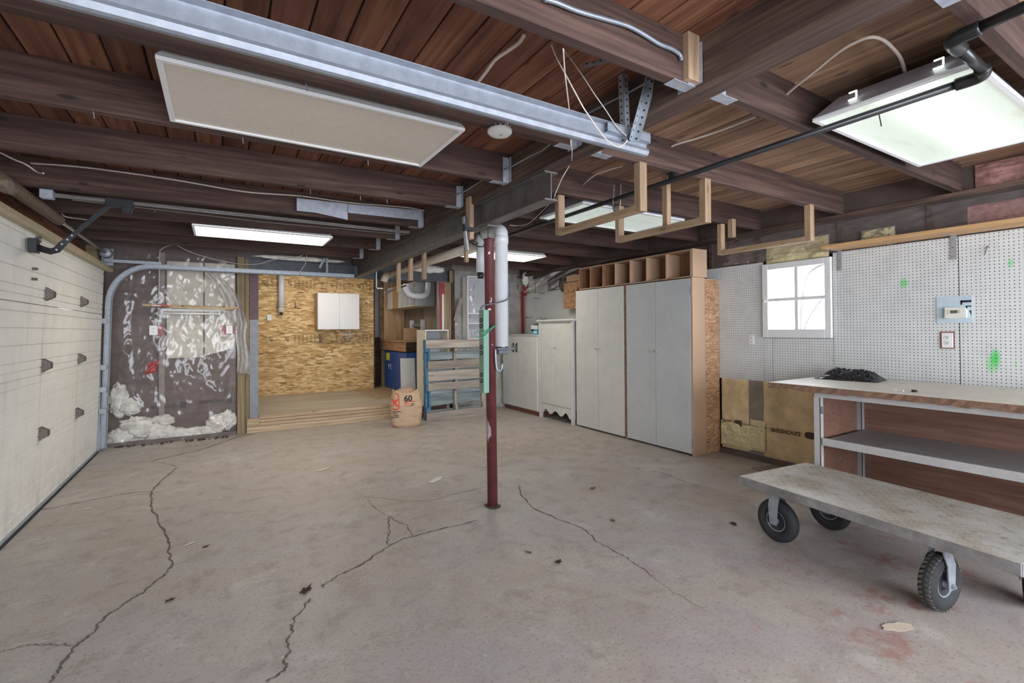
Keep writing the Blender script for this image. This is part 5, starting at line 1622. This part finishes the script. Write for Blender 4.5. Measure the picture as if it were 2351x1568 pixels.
obj('side_batten', B(0.042, 0.02, 0.88, 0.075, 0.10, 1.12), blue, pa)

# ---- paper leaf bag
bg = thing('paper_bag', 'full brown paper bag printed 60 in black and red, standing by the step', 'bag', (2.318, 6.77, 0.0), (0, 0, R(-14)))
bg.scale = (0.93, 0.93, 0.93)


def bagpt(u, v):
    a = 2 * math.pi * u
    z = 0.56 * v
    ca, sa = math.cos(a), math.sin(a)
    n = 0.42
    w = 0.205 + 0.035 * math.sin(v * 2.3) - 0.045 * max(0, v - 0.62) * 2.2
    d = 0.155 + 0.02 * math.sin(v * 2.3) - 0.05 * max(0, v - 0.6) * 2
    if v < 0.08: w *= 0.86 + 1.75 * v; d *= 0.86 + 1.75 * v
    x = w * math.copysign(abs(ca) ** n, ca)
    y = d * math.copysign(abs(sa) ** n, sa)
    k = 0.016 * (0.5 - abs(fbm((x * 7 + 2, y * 7, z * 9), 4, 2.1, 0.6)) * 2.2)
    k += 0.010 * (0.4 - abs(fbm((x * 15, y * 15 + 5, z * 12), 3)) * 2)
    x *= 1 + k * 4
    y *= 1 + k * 4
    z += 0.02 * fbm((x * 6, y * 6, 3)) * v
    if v > 0.97: z += 0.018 * math.sin(a * 5)
    return Vector((x, y, z))


bm = NB()
vs = grid(bm, lambda u, v: bagpt(u, v), 72, 40)
bmesh.ops.remove_doubles(bm, verts=bm.verts[:], dist=1e-4)
bm.verts.ensure_lookup_table()
# mouth: rolled in and sunk filling
rim = sorted([v for v in bm.verts if v.is_boundary and v.co.z > 0.3], key=lambda v: math.atan2(v.co.y, v.co.x))
inner = [bm.verts.new((v.co.x * 0.86, v.co.y * 0.82, v.co.z - 0.04)) for v in rim]
cen = bm.verts.new((0, 0, 0.50))
for k in range(len(rim)):
    j = (k + 1) % len(rim)
    bm.faces.new((rim[k], rim[j], inner[j], inner[k]))
    bm.faces.new((inner[k], inner[j], cen))
low = sorted([v for v in bm.verts if v.is_boundary and v.co.z < 0.1], key=lambda v: math.atan2(v.co.y, v.co.x))
bm.faces.new(low)
bmesh.ops.recalc_face_normals(bm, faces=bm.faces[:])
bvh = BVHTree.FromBMesh(bm)
obj('sack', bm, MM['paper_bag'], bg, smooth=True)


def onbag(tb, o, x, y, name, m):
    bmesh.ops.subdivide_edges(tb, edges=[e for e in tb.edges if e.calc_length() > 0.02], cuts=2, use_grid_fill=False)
    z = Vector(x).cross(Vector(y)).normalized()
    M = basis(o, x, y)
    bmesh.ops.transform(tb, matrix=M, verts=tb.verts[:])
    for v in tb.verts:
        h = bvh.ray_cast(v.co + z * 0.3, -z)
        if h[0] is not None: v.co = h[0] + z * 0.0035
    return obj(name, tb, m, bg)


onbag(text_bm('60', 0.125, 0.0, 0.004), (-0.045, -0.1, 0.405), (1, 0, 0), (0, 0, 1), 'print', MM['print_black'])


def strokes(pts, w):
    bm = NB()
    p = spline([(a, b, 0) for a, b in pts], 8)
    pv_ = None
    for i, q in enumerate(p):
        t_ = (p[min(i + 1, len(p) - 1)] - p[max(0, i - 1)]).normalized()
        n_ = Vector((-t_.y, t_.x, 0)) * w / 2
        r_ = (bm.verts.new(q + n_), bm.verts.new(q - n_))
        if pv_: bm.faces.new((pv_[0], pv_[1], r_[1], r_[0]))
        pv_ = r_
    return bm


onbag(strokes([(0, 0), (0.05, 0.025), (0.11, 0.03), (0.15, 0.022), (0.165, 0.03)], 0.013), (-0.04, -0.1, 0.372), (1, 0, 0), (0, 0, 1), 'print', MM['print_red'])
onbag(strokes([(0, 0.02), (0.03, 0.036), (0.065, 0.03), (0.07, 0.008), (0.03, -0.004), (0.0, 0.006), (0, 0.02)], 0.006), (-0.035, -0.1, 0.335), (1, 0, 0), (0, 0, 1), 'print', MM['print_red'])
onbag(text_bm('YARD\nBAG', 0.022, 0.0, 0.0008), (0.055, -0.1, 0.355), (1, 0, 0), (0, 0, 1), 'print', MM['print_black'])
onbag(strokes([(0.02, 0.26), (0.06, 0.235), (0.07, 0.1), (0.055, 0.03), (0.0, 0.02), (-0.03, 0.03)], 0.018), (-0.19, -0.1, 0.27), (1, 0, 0), (0, 0, 1), 'print', MM['print_red'])
onbag(text_bm('X', 0.14, 0.0, 0.008), (-0.235, -0.1, 0.34), (1, 0, 0), (0, 0, 1), 'print', MM['print_red'])
onbag(text_bm('LEAF BAG\n  FOR\n  YARD\nWASTE', 0.03, 0.0, 0.0008), (-0.225, -0.1, 0.245), (1, 0, 0), (0, 0, 1), 'print', MM['print_black'])

# ---- white wall shelf unit on the insulated wall
ws = thing('wall_shelf', 'tall white shelf unit fixed to the insulated wall behind the red post', 'shelf', (3.57, 7.47, 1.235))
obj('side', B(0.0, -0.19, 0.0, 0.018, 0.0, 1.08), MM['melamine_white'], ws)
obj('side', B(0.55, -0.19, 0.0, 0.568, 0.0, 1.08), MM['melamine_white'], ws)
obj('back', B(0.018, -0.012, 0.0, 0.55, 0.0, 1.08), plain('shelf_back', (0.56, 0.58, 0.64), 0.5), ws)
for z in (0.0, 0.26, 0.43, 1.06):
    obj('shelf', B(0.019, -0.185, z, 0.549, -0.013, z + 0.02), MM['melamine_white'], ws)
obj('torn_flap', prism(NB(), [(0.0, 0.0), (0.12, 0.40), (0.19, 0.36), (0.06, 0.0)], 'Y', -0.005, 0.0), MM['kraft_grey'], ws, loc=(-0.22, -0.10, 0.32))
for x in (0.10, 0.17):
    obj('peg_hook', tube(NB(), spline([(x, -0.15, 0.025), (x + 0.005, -0.15, 0.10), (x - 0.01, -0.15, 0.125), (x - 0.018, -0.15, 0.10)], 4), 0.005, 6), MM['galv_dull'], ws)
# ================================================================== GARDEN WALL THINGS
# ---- low corner cabinet
cc = thing('corner_cabinet', 'low pale grey two-door cabinet in the far corner with one door ajar', 'cabinet', (4.32, 6.30, 0))
obj('body', B(0.02, 0.0, 0.075, 0.44, 1.085, 1.29), MM['offwhite_paint'], cc)
obj('plinth', B(0.06, 0.01, 0.0, 0.42, 1.08, 0.072), plain('brick_red', (0.20, 0.075, 0.055), 0.8, 0, 0.3), cc)
obj('top', B(-0.01, -0.005, 1.292, 0.44, 1.09, 1.312, 0.002), MM['offwhite_paint'], cc)
for k, (a, b, hy) in enumerate(((0.005, 0.655, 0.60), (0.665, 1.085, 0.71))):
    d = obj('door', B(0.0, a, 0.09, 0.018, b, 1.285, 0.002), MM['offwhite_paint'], cc)
    bm = NB()
    box(bm, -0.012, hy - 0.009, 1.005, 0.0, hy + 0.009, 1.17, 0.002)
    tube(bm, spline([(-0.01, hy, 1.02), (-0.035, hy, 1.04), (-0.035, hy, 1.13), (-0.01, hy, 1.155)], 4), 0.006, 6)
    obj('handle', bm, MM['black_metal'], d)
bx = thing('small_box', 'small blue and white carton with a black cap on the low corner cabinet', 'box', (4.36, 6.36, 1.313))
obj('carton', B(0.0, 0.0, 0.0, 0.14, 0.17, 0.085, 0.002), MM['box_blue'], bx)
obj('carton_top', B(0.0, 0.0, 0.086, 0.14, 0.17, 0.15, 0.002), MM['plastic_white'], bx)
obj('cap', B(0.02, 0.02, 0.151, 0.12, 0.12, 0.17, 0.002), MM['black_metal'], bx)
obj('print', B(-0.001, 0.085, 0.055, 0.0, 0.165, 0.085), MM['print_black'], bx)
obj('print', B(-0.001, 0.0, 0.02, 0.0, 0.09, 0.05), MM['plastic_white'], bx)

# ---- painted wardrobe
ar = thing('wardrobe', 'off-white painted wardrobe with scalloped apron and tapered feet', 'wardrobe', (4.345, 5.43, 0))
AW = 0.86
obj('body', B(0.02, 0.025, 0.20, 0.45, AW - 0.025, 1.50), MM['offwhite_paint'], ar)
obj('top', B(-0.03, -0.04, 1.515, 0.46, AW + 0.03, 1.545, 0.006), MM['offwhite_paint'], ar)
obj('cornice', B(-0.005, -0.01, 1.50, 0.455, AW + 0.01, 1.514), MM['offwhite_paint'], ar)
for y in (0.0, AW - 0.05):
    for x in (0.0, 0.40):
        bm = NB()
        prism(bm, [(y + 0.012, 0.0), (y + 0.04, 0.0), (y + 0.05, 0.12), (y + 0.05, 1.499), (y, 1.499), (y, 0.12)], 'X', x, x + 0.05)
        obj('foot_post', bm, MM['offwhite_paint'], ar)
for (a, b) in ((0.055, 0.428), (0.432, 0.805)):
    d = obj('door', B(0.0, a, 0.24, 0.018, b, 1.48, 0.002), MM['offwhite_paint'], ar)
for y in (0.405, 0.455):
    obj('knob', lathe(NB(), [(0.0, 0.03), (0.012, 0.028), (0.014, 0.02), (0.006, 0.012), (0.005, 0.0)], 12, Matrix.Translation((0, y, 1.125)) @ Matrix.Rotation(R(-90), 4, 'Y')), MM['chrome'], ar, smooth=True)
ap = [(0.05, 0.225), (0.05, 0.10)]
for k in range(1, 24):
    y = 0.05 + 0.76 * k / 24
    c = abs(k - 12) / 12
    ap.append((y, 0.105 + 0.055 * math.cos(c * math.pi * 3) * (0.4 + 0.6 * c) + 0.02 * (1 - c)))
ap += [(0.81, 0.10), (0.81, 0.225)]
obj('apron', prism(NB(), ap, 'X', 0.004, 0.02), MM['offwhite_paint'], ar)

# ---- tall grey cabinets
def tall(label, y0, y1, pm, knob_ys, split, rot=0):
    t = thing('tall_cabinet', label, 'cabinet', (4.37, y0, 0))
    w = y1 - y0
    obj('body', B(0.022, 0.0, 0.02, 0.45, w, 1.945), MM['chipboard'], t)
    s = split - y0
    for (a, b) in ((0.004, s - 0.003), (s + 0.003, w - 0.004)):
        d = obj('door', B(0.0, a, 0.025, 0.02, b, 1.94, 0.0015), MM[pm], t)
        ky = b - 0.03 if a < 0.1 else a + 0.03
        obj('knob', lathe(NB(), [(0.0, 0.032), (0.012, 0.030), (0.0145, 0.021), (0.006, 0.012), (0.006, 0.0)], 12, Matrix.Translation((0, ky, 1.128)) @ Matrix.Rotation(R(-90), 4, 'Y')), MM['chrome'], d, smooth=True)
    return t


tall('tall pale grey two-door cabinet next to the painted wardrobe', 4.43, 5.385, 'grey_paint_pale', None, 4.915)
tc_ = tall('tall blue-grey two-door cabinet with a chipboard end', 3.415, 4.385, 'grey_paint', None, 3.915)
for z in (0.10, 1.75):
    obj('door_hinge', B(-0.004, -0.012, z, 0.022, 0.0, z + 0.10), MM['galv_dull'], tc_)
obj('end_strip', B(0.003, -0.022, 0.0, 0.215, -0.002, 1.95, 0.001), MM['chipboard'], tc_)
obj('end_panel', B(0.217, -0.024, 0.0, 0.455, -0.002, 1.93, 0.001), MM['osb_end'], tc_)
obj('centre_post', B(0.012, 0.972, 0.0, 0.04, 1.012, 1.95), MM['ply_red'], tc_)

# ---- row of open pigeonholes on top
cu = thing('pigeonhole_shelf', 'long wooden pigeonhole box lying on top of the tall grey cabinets', 'shelf', (4.372, 3.405, 1.952))
CL, CH, CD = 1.90, 0.305, 0.235
obj('bottom', B(0.0, 0.0, 0.0, CD, CL, 0.014), MM['pine_y'], cu)
obj('top', B(0.0, 0.0, CH - 0.014, CD, CL, CH), MM['pine_y'], cu)
obj('back', B(CD - 0.01, 0.014, 0.014, CD, CL - 0.014, CH - 0.014), MM['cubby_dark'], cu)
for i, y in enumerate((0.0, 0.335, 0.63, 0.90, 1.165, 1.40, 1.655, CL - 0.014)):
    m = 'chipboard' if i in (0, 1, 2, 3, 4) else 'cubby_dark'
    obj('divider', B(0.0, y, 0.014, CD - 0.01, y + 0.014, CH - 0.014), MM[m], cu)
obj('end_board', B(0.0, -0.022, -0.0, CD + 0.005, -0.001, CH + 0.004, 0.001), MM['chipboard'], cu)
ob = thing('chipboard_offcut', 'chipboard offcut with a round cut-out fixed above the painted wardrobe', 'offcut', (4.68, 5.48, 1.72))
bm = NB()
prof = [(0.0, 0.0), (0.58, 0.0), (0.58, 0.40), (0.0, 0.42), (0.0, 0.36)]
for k in range(13):
    a = math.pi / 2 - math.pi * k / 12
    prof.append((0.10 + 0.19 * math.cos(a), 0.20 + 0.155 * math.sin(a)))
prof += [(0.0, 0.05)]
prism(bm, prof, 'X', 0.0, 0.02)
obj('board', bm, MM['osb_end'], ob)
obj('backing_block', B(0.02, 0.35, 0.10, 0.149, 0.5, 0.32), MM['chipboard'], ob)
obj('top_strip', B(-0.01, 0.02, 0.42, 0.03, 0.5, 0.51), MM['chipboard'], ob)
tuft('wool_tuft', (4.80, 6.22, 2.13), (0.05, 0.10, 0.10), MM['kraft_dark'], wr, 2, 0.9)
# pegs left on the far pegboard
for (y, z, lbl) in ((7.35, 1.62, 'wire peg hook on the far pegboard, next to the red corner tape'),
                    (7.2, 1.62, 'second wire peg hook from the red corner tape on the far pegboard'),
                    (7.05, 1.40, 'lowest wire peg hook on the far pegboard, just above the low cabinet'),
                    (6.75, 1.58, 'third wire peg hook from the red corner tape on the far pegboard'),
                    (6.95, 1.95, 'wire peg hook a hand below the top edge of the far pegboard'),
                    (6.8, 2.03, 'wire peg hook at the very top edge of the far pegboard')):
    tag(obj('peg_hook', tube(NB(), spline([(4.832, y, z), (4.79, y, z - 0.005), (4.775, y + 0.04, z - 0.01), (4.76, y + 0.08, z + 0.02)], 4), 0.005, 6), MM['steel_dark']), lbl, 'peg hook', 'peg hooks on the far pegboard')

# ---- shelf over the bench
sv = thing('wall_shelf', 'long pine board shelf on grey angle brackets above the pegboard', 'shelf', (4.59, -0.6, 2.09))
obj('board', B(0.0, 0.0, 0.0, 0.235, 2.79, 0.032, 0.002), wood('shelf_pine', ((0.40, 0.22, 0.09), (0.56, 0.33, 0.15), (0.66, 0.43, 0.22)), 'Y', 0.6, 40, 2.2, 0.15, 0.05, 0.5), sv)
for y in (2.75, 1.955, 1.1):
    bm = NB()
    box(bm, 0.233, y - 0.018, -0.185, 0.237, y + 0.018, 0.0)
    box(bm, 0.07, y - 0.018, -0.004, 0.237, y + 0.018, -0.001)
    br = obj('bracket', bm, MM['bench_grey'], sv)
    bm = NB()
    for z in (-0.03, -0.09, -0.16): cyl(bm, (0.229, y, z), (0.234, y, z), 0.006, 8)
    obj('screw', bm, MM['galv'], br)

# ---- thermostat on its blue backing, outlets
tb = thing('thermostat', 'cream thermostat with a small grey display on a pale blue panel', 'thermostat', (4.828, 1.355, 1.51))
obj('back_panel', B(-0.004, -0.100, -0.092, 0.001, 0.108, 0.112), MM['panel_blue'], tb)
bm = NB()
box(bm, -0.0055, -0.098, 0.062, -0.004, -0.038, 0.078)
box(bm, -0.0055, -0.046, 0.045, -0.004, -0.036, 0.078)
box(bm, -0.0055, -0.098, 0.028, -0.004, -0.068, 0.036)
box(bm, -0.0055, -0.074, 0.014, -0.004, -0.066, 0.036)
prism(bm, [(-0.098, -0.038), (-0.096, 0.0), (-0.084, 0.0)], 'X', -0.0055, -0.004)
obj('print', bm, MM['print_black'], tb)
bm = NB()
prism(bm, [(-0.072, -0.055), (-0.074, 0.0), (-0.066, 0.022), (-0.02, 0.026), (0.05, 0.026), (0.052, -0.055), (0.0, -0.06)], 'X', -0.032, -0.0045)
ca = obj('case', bm, MM['thermostat'], tb)
obj('display', B(-0.034, -0.024, -0.020, -0.032, 0.016, 0.004), MM['lcd'], ca)
bm = NB()
for dy in (-0.038, -0.030):
    for dz in (-0.014, -0.006, 0.002): cyl(bm, (-0.0345, dy, dz), (-0.032, dy, dz), 0.003, 8)
for dz in (-0.018, -0.008, 0.002): box(bm, -0.0345, 0.026, dz - 0.003, -0.032, 0.036, dz + 0.003)
obj('button', bm, MM['cable_grey'], ca)
outlet('wall_outlet', 'cream double outlet in a rough reddish cut-out below the thermostat', (4.856, 1.40, 1.283), (0, 0, R(-90)), 0.070, 0.116)
obj('red_cut', B(4.826, 1.358, 1.218, 4.829, 1.445, 1.350), plain('cut_red', (0.25, 0.07, 0.05), 0.8), wr)
outlet('wall_outlet', 'flush white outlet on the pegboard between the window and the tall cabinets', (4.860, 3.005, 1.265), (0, 0, R(-90)), 0.062, 0.10)
tag(obj('nail_hook', tube(NB(), spline([(4.828, 1.16, 1.98), (4.81, 1.165, 1.965), (4.805, 1.168, 1.94), (4.80, 1.175, 1.915)], 4), 0.004, 6), MM['steel_dark']), 'bent nail hook high on the pegboard beside the shelf bracket', 'hook')

# ---- long work bench
wbch = thing('workbench', 'long workbench with worn cream top, grey shelf and red-brown plywood back', 'workbench', (3.79, 2.22, 0))
obj('top', B(0.0, -2.6, 0.925, 0.98, 0.0, 0.95, 0.002), MM['bench_top'], wbch)
bm = NB()
rn = random.Random(4)
n = 60
a_, b_ = [], []
for k in range(n + 1):
    y = -2.6 + 2.6 * k / n
    o_ = rn.uniform(-0.004, 0.004)
    a_.append([bm.verts.new((-0.006 + o_, y, 0.948)), bm.verts.new((-0.004 - o_, y, 0.905 + rn.uniform(-0.006, 0.006)))])
for k in range(n): bm.faces.new((a_[k][0], a_[k + 1][0], a_[k + 1][1], a_[k][1]))
obj('broken_edge', bm, MM['bench_edge'], wbch)
obj('under_layer', B(0.0, -2.6, 0.905, 0.96, -0.22, 0.923), MM['bench_edge'], wbch)
obj('front_rail', B(0.06, -2.55, 0.862, 0.09, -0.32, 0.904), MM['bench_white'], wbch)
for (x, y, m) in ((0.06, -0.36, 'bench_white'), (0.06, -2.5, 'bench_white'), (0.72, -0.36, 'bench_grey'), (0.72, -2.5, 'bench_grey')):
    bm = NB()
    box(bm, x, y, 0.0, x + 0.045, y + 0.004, 0.862)
    box(bm, x, y, 0.0, x + 0.004, y + 0.045, 0.862)
    obj('leg', bm, MM[m], wbch)
obj('side_panel', B(0.07, -0.325, 0.05, 0.76, -0.318, 0.86), MM['ply_red'], wbch)
obj('back_panel', B(0.765, -2.5, 0.05, 0.772, -0.32, 0.90), MM['ply_red'], wbch)
obj('shelf', B(0.075, -2.5, 0.515, 0.762, -0.37, 0.545), MM['bench_grey'], wbch)
obj('shelf_lip', B(0.062, -2.5, 0.505, 0.074, -0.37, 0.560, 0.001), MM['bench_white'], wbch)
obj('hinge_leaf', B(0.058, -0.385, 0.74, 0.062, -0.362, 0.795), MM['galv'], wbch)
obj('bottom_shelf', B(0.075, -2.5, 0.05, 0.762, -0.37, 0.07), MM['ply_red'], wbch)

# crumpled bin bag on the bench
gb = thing('bin_bag', 'crumpled black plastic bag lying on the workbench below the window', 'bag', (4.52, 1.95, 0.951), (0, 0, R(8)))
bm = NB()


def bag2(u, v):
    x = (u - 0.5) * 0.30
    y = (v - 0.5) * 0.46
    e = max(0.0, 1 - (abs(u - 0.5) * 2.1) ** 2.5) * max(0.0, 1 - (abs(v - 0.48) * 2.1) ** 3)
    h = e * (0.055 + 0.075 * (0.55 - abs(fbm((u * 3.3, v * 4.2, 1.5), 4, 2.1, 0.65)) * 1.6)) + 0.01 * e * math.sin(v * 11)
    return (x + 0.03 * fbm((v * 5, u * 3, 2)), y + 0.03 * fbm((u * 5, v * 3, 8)), 0.004 + max(0.0, h))


grid(bm, bag2, 40, 54)
obj('film', bm, MM['bin_bag'], gb)
tag(obj('grease_blob', lathe(NB(), [(0.0, 0.016), (0.014, 0.013), (0.018, 0.004), (0.016, 0.0)], 12), MM['black_rubber'], loc=(3.98, 1.33, 0.951)), 'small black knob lying on the worn bench top', 'knob')
tg = NB()
for k in range(26):
    bmesh.ops.create_icosphere(tg, subdivisions=1, radius=random.uniform(0.002, 0.006), matrix=Matrix.Translation((3.97 + random.uniform(-0.02, 0.02), 1.42 + random.uniform(-0.035, 0.035), 0.953)))
tag(obj('plaster_crumbs', tg, MM['paint_white']), 'white plaster crumbs on the worn bench top', 'crumbs', kind='stuff')

# ---- platform truck
ct = thing('platform_truck', 'low platform truck with a worn diamond-plate deck and pneumatic wheels', 'cart', (2.985, 1.955, 0), (0, 0, R(-5.5)))
# local: x across (0..W), y towards the photographer is negative
DW, DL, DZ = 0.71, 1.36, 0.392
dm = Matrix
bm = B(0.0, -DL, DZ - 0.004, DW, 0.0, DZ, 0.001)
obj('deck_plate', bm, MM['diamond_plate'], ct)
rim_m = plain('deck_rim', (0.33, 0.32, 0.32), 0.45, 0.6, 0.3, 12, 0.1, 0.55, (0.14, 0.12, 0.12))
obj('rim', B(-0.004, -DL, DZ - 0.055, 0.012, 0.0, DZ - 0.001, 0.002), rim_m, ct)
obj('rim', B(DW - 0.012, -DL, DZ - 0.055, DW + 0.004, 0.0, DZ - 0.001, 0.002), rim_m, ct)
obj('rim', B(0.0, -0.012, DZ - 0.055, DW, 0.004, DZ - 0.001, 0.002), rim_m, ct)
obj('rim', B(0.0, -DL - 0.004, DZ - 0.055, DW, -DL + 0.012, DZ - 0.001, 0.002), rim_m, ct)
obj('underframe', B(0.05, -DL + 0.05, DZ - 0.05, DW - 0.05, -0.05, DZ - 0.006), MM['bench_grey'], ct)


def caster(x, y, ang, tread=False, gp=None):
    """wheel axle along local X before the turn"""
    rW, wW = 0.137, 0.036
    Mx = Matrix.Translation((x, y, rW)) @ Matrix.Rotation(ang, 4, 'Z')
    Ax = Mx @ Matrix.Rotation(R(90), 4, 'Y')
    prof = []
    for k in range(13):
        a = -math.pi * 0.82 + 2 * math.pi * 0.82 * k / 12
        prof.append((0.100 + 0.037 * math.cos(a), 0.038 * math.sin(a)))
    bm = NB()
    lathe(bm, prof, 40, Ax)
    ty = obj('tyre', bm, MM['black_rubber'], ct, smooth=True)
    if tread:
        bm = NB()
        for k in range(34):
            a = 2 * math.pi * k / 34
            for s in (-1, 1):
                M = Ax @ Matrix.Rotation(a + (0.05 if s > 0 else 0), 4, 'Z') @ Matrix.Translation((rW - 0.0065, 0, s * 0.0135)) @ Matrix.Rotation(R(18 * s), 4, 'X')
                r_ = bmesh.ops.create_cube(bm, size=1)
                bmesh.ops.transform(bm, matrix=M @ Matrix.Diagonal((0.010, 0.0135, 0.024, 1)), verts=r_['verts'])
        tr_ = obj('tread_block', bm, MM['tyre_tread'], ty)
    bm = NB()
    lathe(bm, [(0.062, -0.024), (0.066, -0.024), (0.067, 0.0), (0.066, 0.024), (0.062, 0.024), (0.055, 0.012), (0.02, 0.006), (0.02, -0.006), (0.055, -0.012)], 28, Ax, closed=True)
    lathe(bm, [(0.008, -0.042), (0.020, -0.042), (0.020, 0.042), (0.008, 0.042)], 16, Ax, closed=True)
    obj('rim_hub', bm, MM['galv_dull'], ct, smooth=False)
    bm = NB()
    for s in (-1, 1):
        prof = [(s * 0.046, -0.02), (s * 0.051, -0.02), (s * 0.051, 0.10), (s * 0.036, 0.150), (s * 0.036, 0.176), (s * 0.030, 0.176), (s * 0.030, 0.148), (s * 0.046, 0.096)]
        v0 = [bm.verts.new(Mx @ Vector((u, -0.024 if v < 0.09 else -0.032, v))) for u, v in prof]
        v1 = [bm.verts.new(Mx @ Vector((u, 0.024 if v < 0.09 else 0.032, v))) for u, v in prof]
        for k in range(len(prof)): bm.faces.new((v0[k], v0[(k + 1) % 8], v1[(k + 1) % 8], v1[k]))
        bm.faces.new(v0[::-1])
        bm.faces.new(v1)
    box(bm, -0.055, -0.05, 0.176, 0.055, 0.05, DZ - 0.055 - rW, M=None) if False else None
    obj('fork', bm, MM['galv_dull'], ct)
    bm = cyl(NB(), Mx @ Vector((0, 0, 0.172)), Mx @ Vector((0, 0, DZ - 0.052 - rW)), 0.045, 16)
    obj('swivel_plate', bm, MM['galv_dull'], ct)
    bm = cyl(NB(), Mx @ Vector((-0.066, 0, 0)), Mx @ Vector((0.066, 0, 0)), 0.007, 10)
    cyl(bm, Mx @ Vector((-0.060, 0, 0)), Mx @ Vector((-0.051, 0, 0)), 0.013, 6)
    cyl(bm, Mx @ Vector((0.051, 0, 0)), Mx @ Vector((0.060, 0, 0)), 0.013, 6)
    obj('axle_bolt', bm, MM['galv'], ct)


caster(0.125, -0.185, R(0))
caster(0.62, -0.22, R(0))
caster(0.125, -1.03, R(86), True)
caster(0.58, -1.22, R(-70), False)
# upright handle at the near end
bm = NB()
tube(bm, [(0.60, -DL - 0.03, DZ - 0.06), (0.60, -DL - 0.03, 1.05)], 0.017, 12)
tube(bm, [(0.10, -DL - 0.03, DZ - 0.06), (0.10, -DL - 0.03, DZ - 0.02)], 0.017, 12)
obj('handle_socket', B(0.22, -DL - 0.05, DZ - 0.07, 0.30, -DL - 0.005, DZ - 0.005, 0.003), MM['bench_white'], ct)
bm.free()
bm = NB()
tube(bm, spline([(0.26, -DL - 0.03, DZ - 0.09), (0.26, -DL - 0.035, 0.6), (0.26, -DL - 0.05, 0.98), (0.28, -DL - 0.05, 1.0), (0.62, -DL - 0.05, 1.0), (0.66, -DL - 0.05, 0.96), (0.66, -DL - 0.03, DZ - 0.09)], 6), 0.0165, 12)
obj('handle_bar', bm, MM['bench_white'], ct, smooth=True)

# limp grey film left on the floor under the bench end
bm = NB()
grid(bm, lambda u, v: (4.42 + 0.30 * u + 0.06 * v, 2.40 + 0.42 * v - 0.1 * u, 0.006 + 0.05 * max(0, fbm((u * 3, v * 3, 1), 3) + 0.15) * (1 - abs(2 * u - 1) ** 3)), 14, 14)
tag(obj('film_scrap', bm, MM['kraft_grey'], smooth=True), 'limp grey film scrap on the floor by the kraft-faced wall', 'scrap')

# ---- leaves, chips and paint spots on the floor
def leaf(label, x, y, s, m, rot, curl=0.35, seed=0, z=0.004):
    bm = NB()
    rn = random.Random(seed)
    pts = []
    for k in range(18):
        a = 2 * math.pi * k / 18
        r = s * (0.55 + 0.45 * abs(math.cos(a * 2.5))) * (1.3 if k == 0 else 1) * rn.uniform(0.75, 1.1)
        px, py = r * math.cos(a), r * 0.6 * math.sin(a)
        pts.append((px, py, z + curl * (abs(px) + abs(py)) * 0.35 * rn.uniform(0.1, 1)))
    c = bm.verts.new((0, 0, z))
    vs_ = [bm.verts.new(p) for p in pts]
    for k in range(18): bm.faces.new((c, vs_[k], vs_[(k + 1) % 18]))
    bmesh.ops.solidify(bm, geom=bm.faces[:], thickness=0.0015)
    tag(obj('dry_leaf', bm, MM[m], loc=(x, y, 0), rot=(0, 0, rot)), label, 'leaf')


leaf('curled reddish dry leaf on the open floor in front of the tall grey cabinets', 2.762, 3.193, 0.04, 'leaf_tan', 0.3, 0.35, 0)
leaf('pale curled leaf between two cracks ahead of the platform truck', 2.420, 2.578, 0.035, 'leaf_tan', 1.2, 0.35, 1)
leaf('small brown leaf close to the red post crack', 1.635, 2.490, 0.028, 'leaf_tan', 2.0, 0.35, 2)
leaf('larger dark brown leaf on the crack side of the red post', 1.716, 2.294, 0.034, 'leaf_brown', 0.5, 0.35, 3)
leaf('dark shredded leaf beside the front wheel of the platform truck', 3.097, 2.076, 0.04, 'leaf_brown', 0.9, 0.35, 4)
leaf('dark clump of leaf bits between the two long floor cracks', -0.079, 3.663, 0.024, 'leaf_brown', 0.2, 0.35, 5)
leaf('dark feathery leaf lying on the crack that runs from the red post', 0.389, 2.757, 0.05, 'leaf_brown', 0.9, 0.35, 6)
leaf('small dark leaf near the crack from the garage door', -0.220, 3.033, 0.03, 'leaf_brown', 0.4, 0.35, 7)
def flat(label, x, y, s, m, rot, name, cat, seed, asp=0.5, z=0.0035):
    bm = NB()
    rn = random.Random(seed)
    ring = [(s * rn.uniform(0.75, 1.1) * math.cos(2 * math.pi * k / 16), s * asp * rn.uniform(0.75, 1.1) * math.sin(2 * math.pi * k / 16)) for k in range(16)]
    prism(bm, ring, 'Z', z, z + 0.0012)
    tag(obj(name, bm, MM[m], loc=(x, y, 0), rot=(0, 0, rot)), label, cat)


flat('cream paper-thin chip on the floor before the step', 0.884, 5.076, 0.085, 'paint_cream', 0.5, 'paint_chip', 'chip', 0, 0.35)
flat("cream paint spot beyond the truck's treaded wheel", 2.665, 0.965, 0.085, 'paint_cream', -0.45, 'paint_spot', 'paint spot', 1, 0.42)
flat('small cream chip next to the larger one before the step', 1.138, 5.077, 0.03, 'paint_cream', 0.2, 'paint_chip', 'chip', 2, 0.5)
flat('white scrap on the floor beside the crack from the garage door', -0.885, 4.955, 0.03, 'paint_white', 0.3, 'paper_scrap', 'scrap', 3, 0.4)
flat('white stick-like scrap in the middle of the floor', -0.168, 3.770, 0.035, 'paint_white', 0.6, 'paper_scrap', 'scrap', 4, 0.25)
flat('white splash of paint halfway to the paper bag', 1.697, 4.145, 0.11, 'paint_white', 0.6, 'paint_spot', 'paint spot', 5, 0.35)
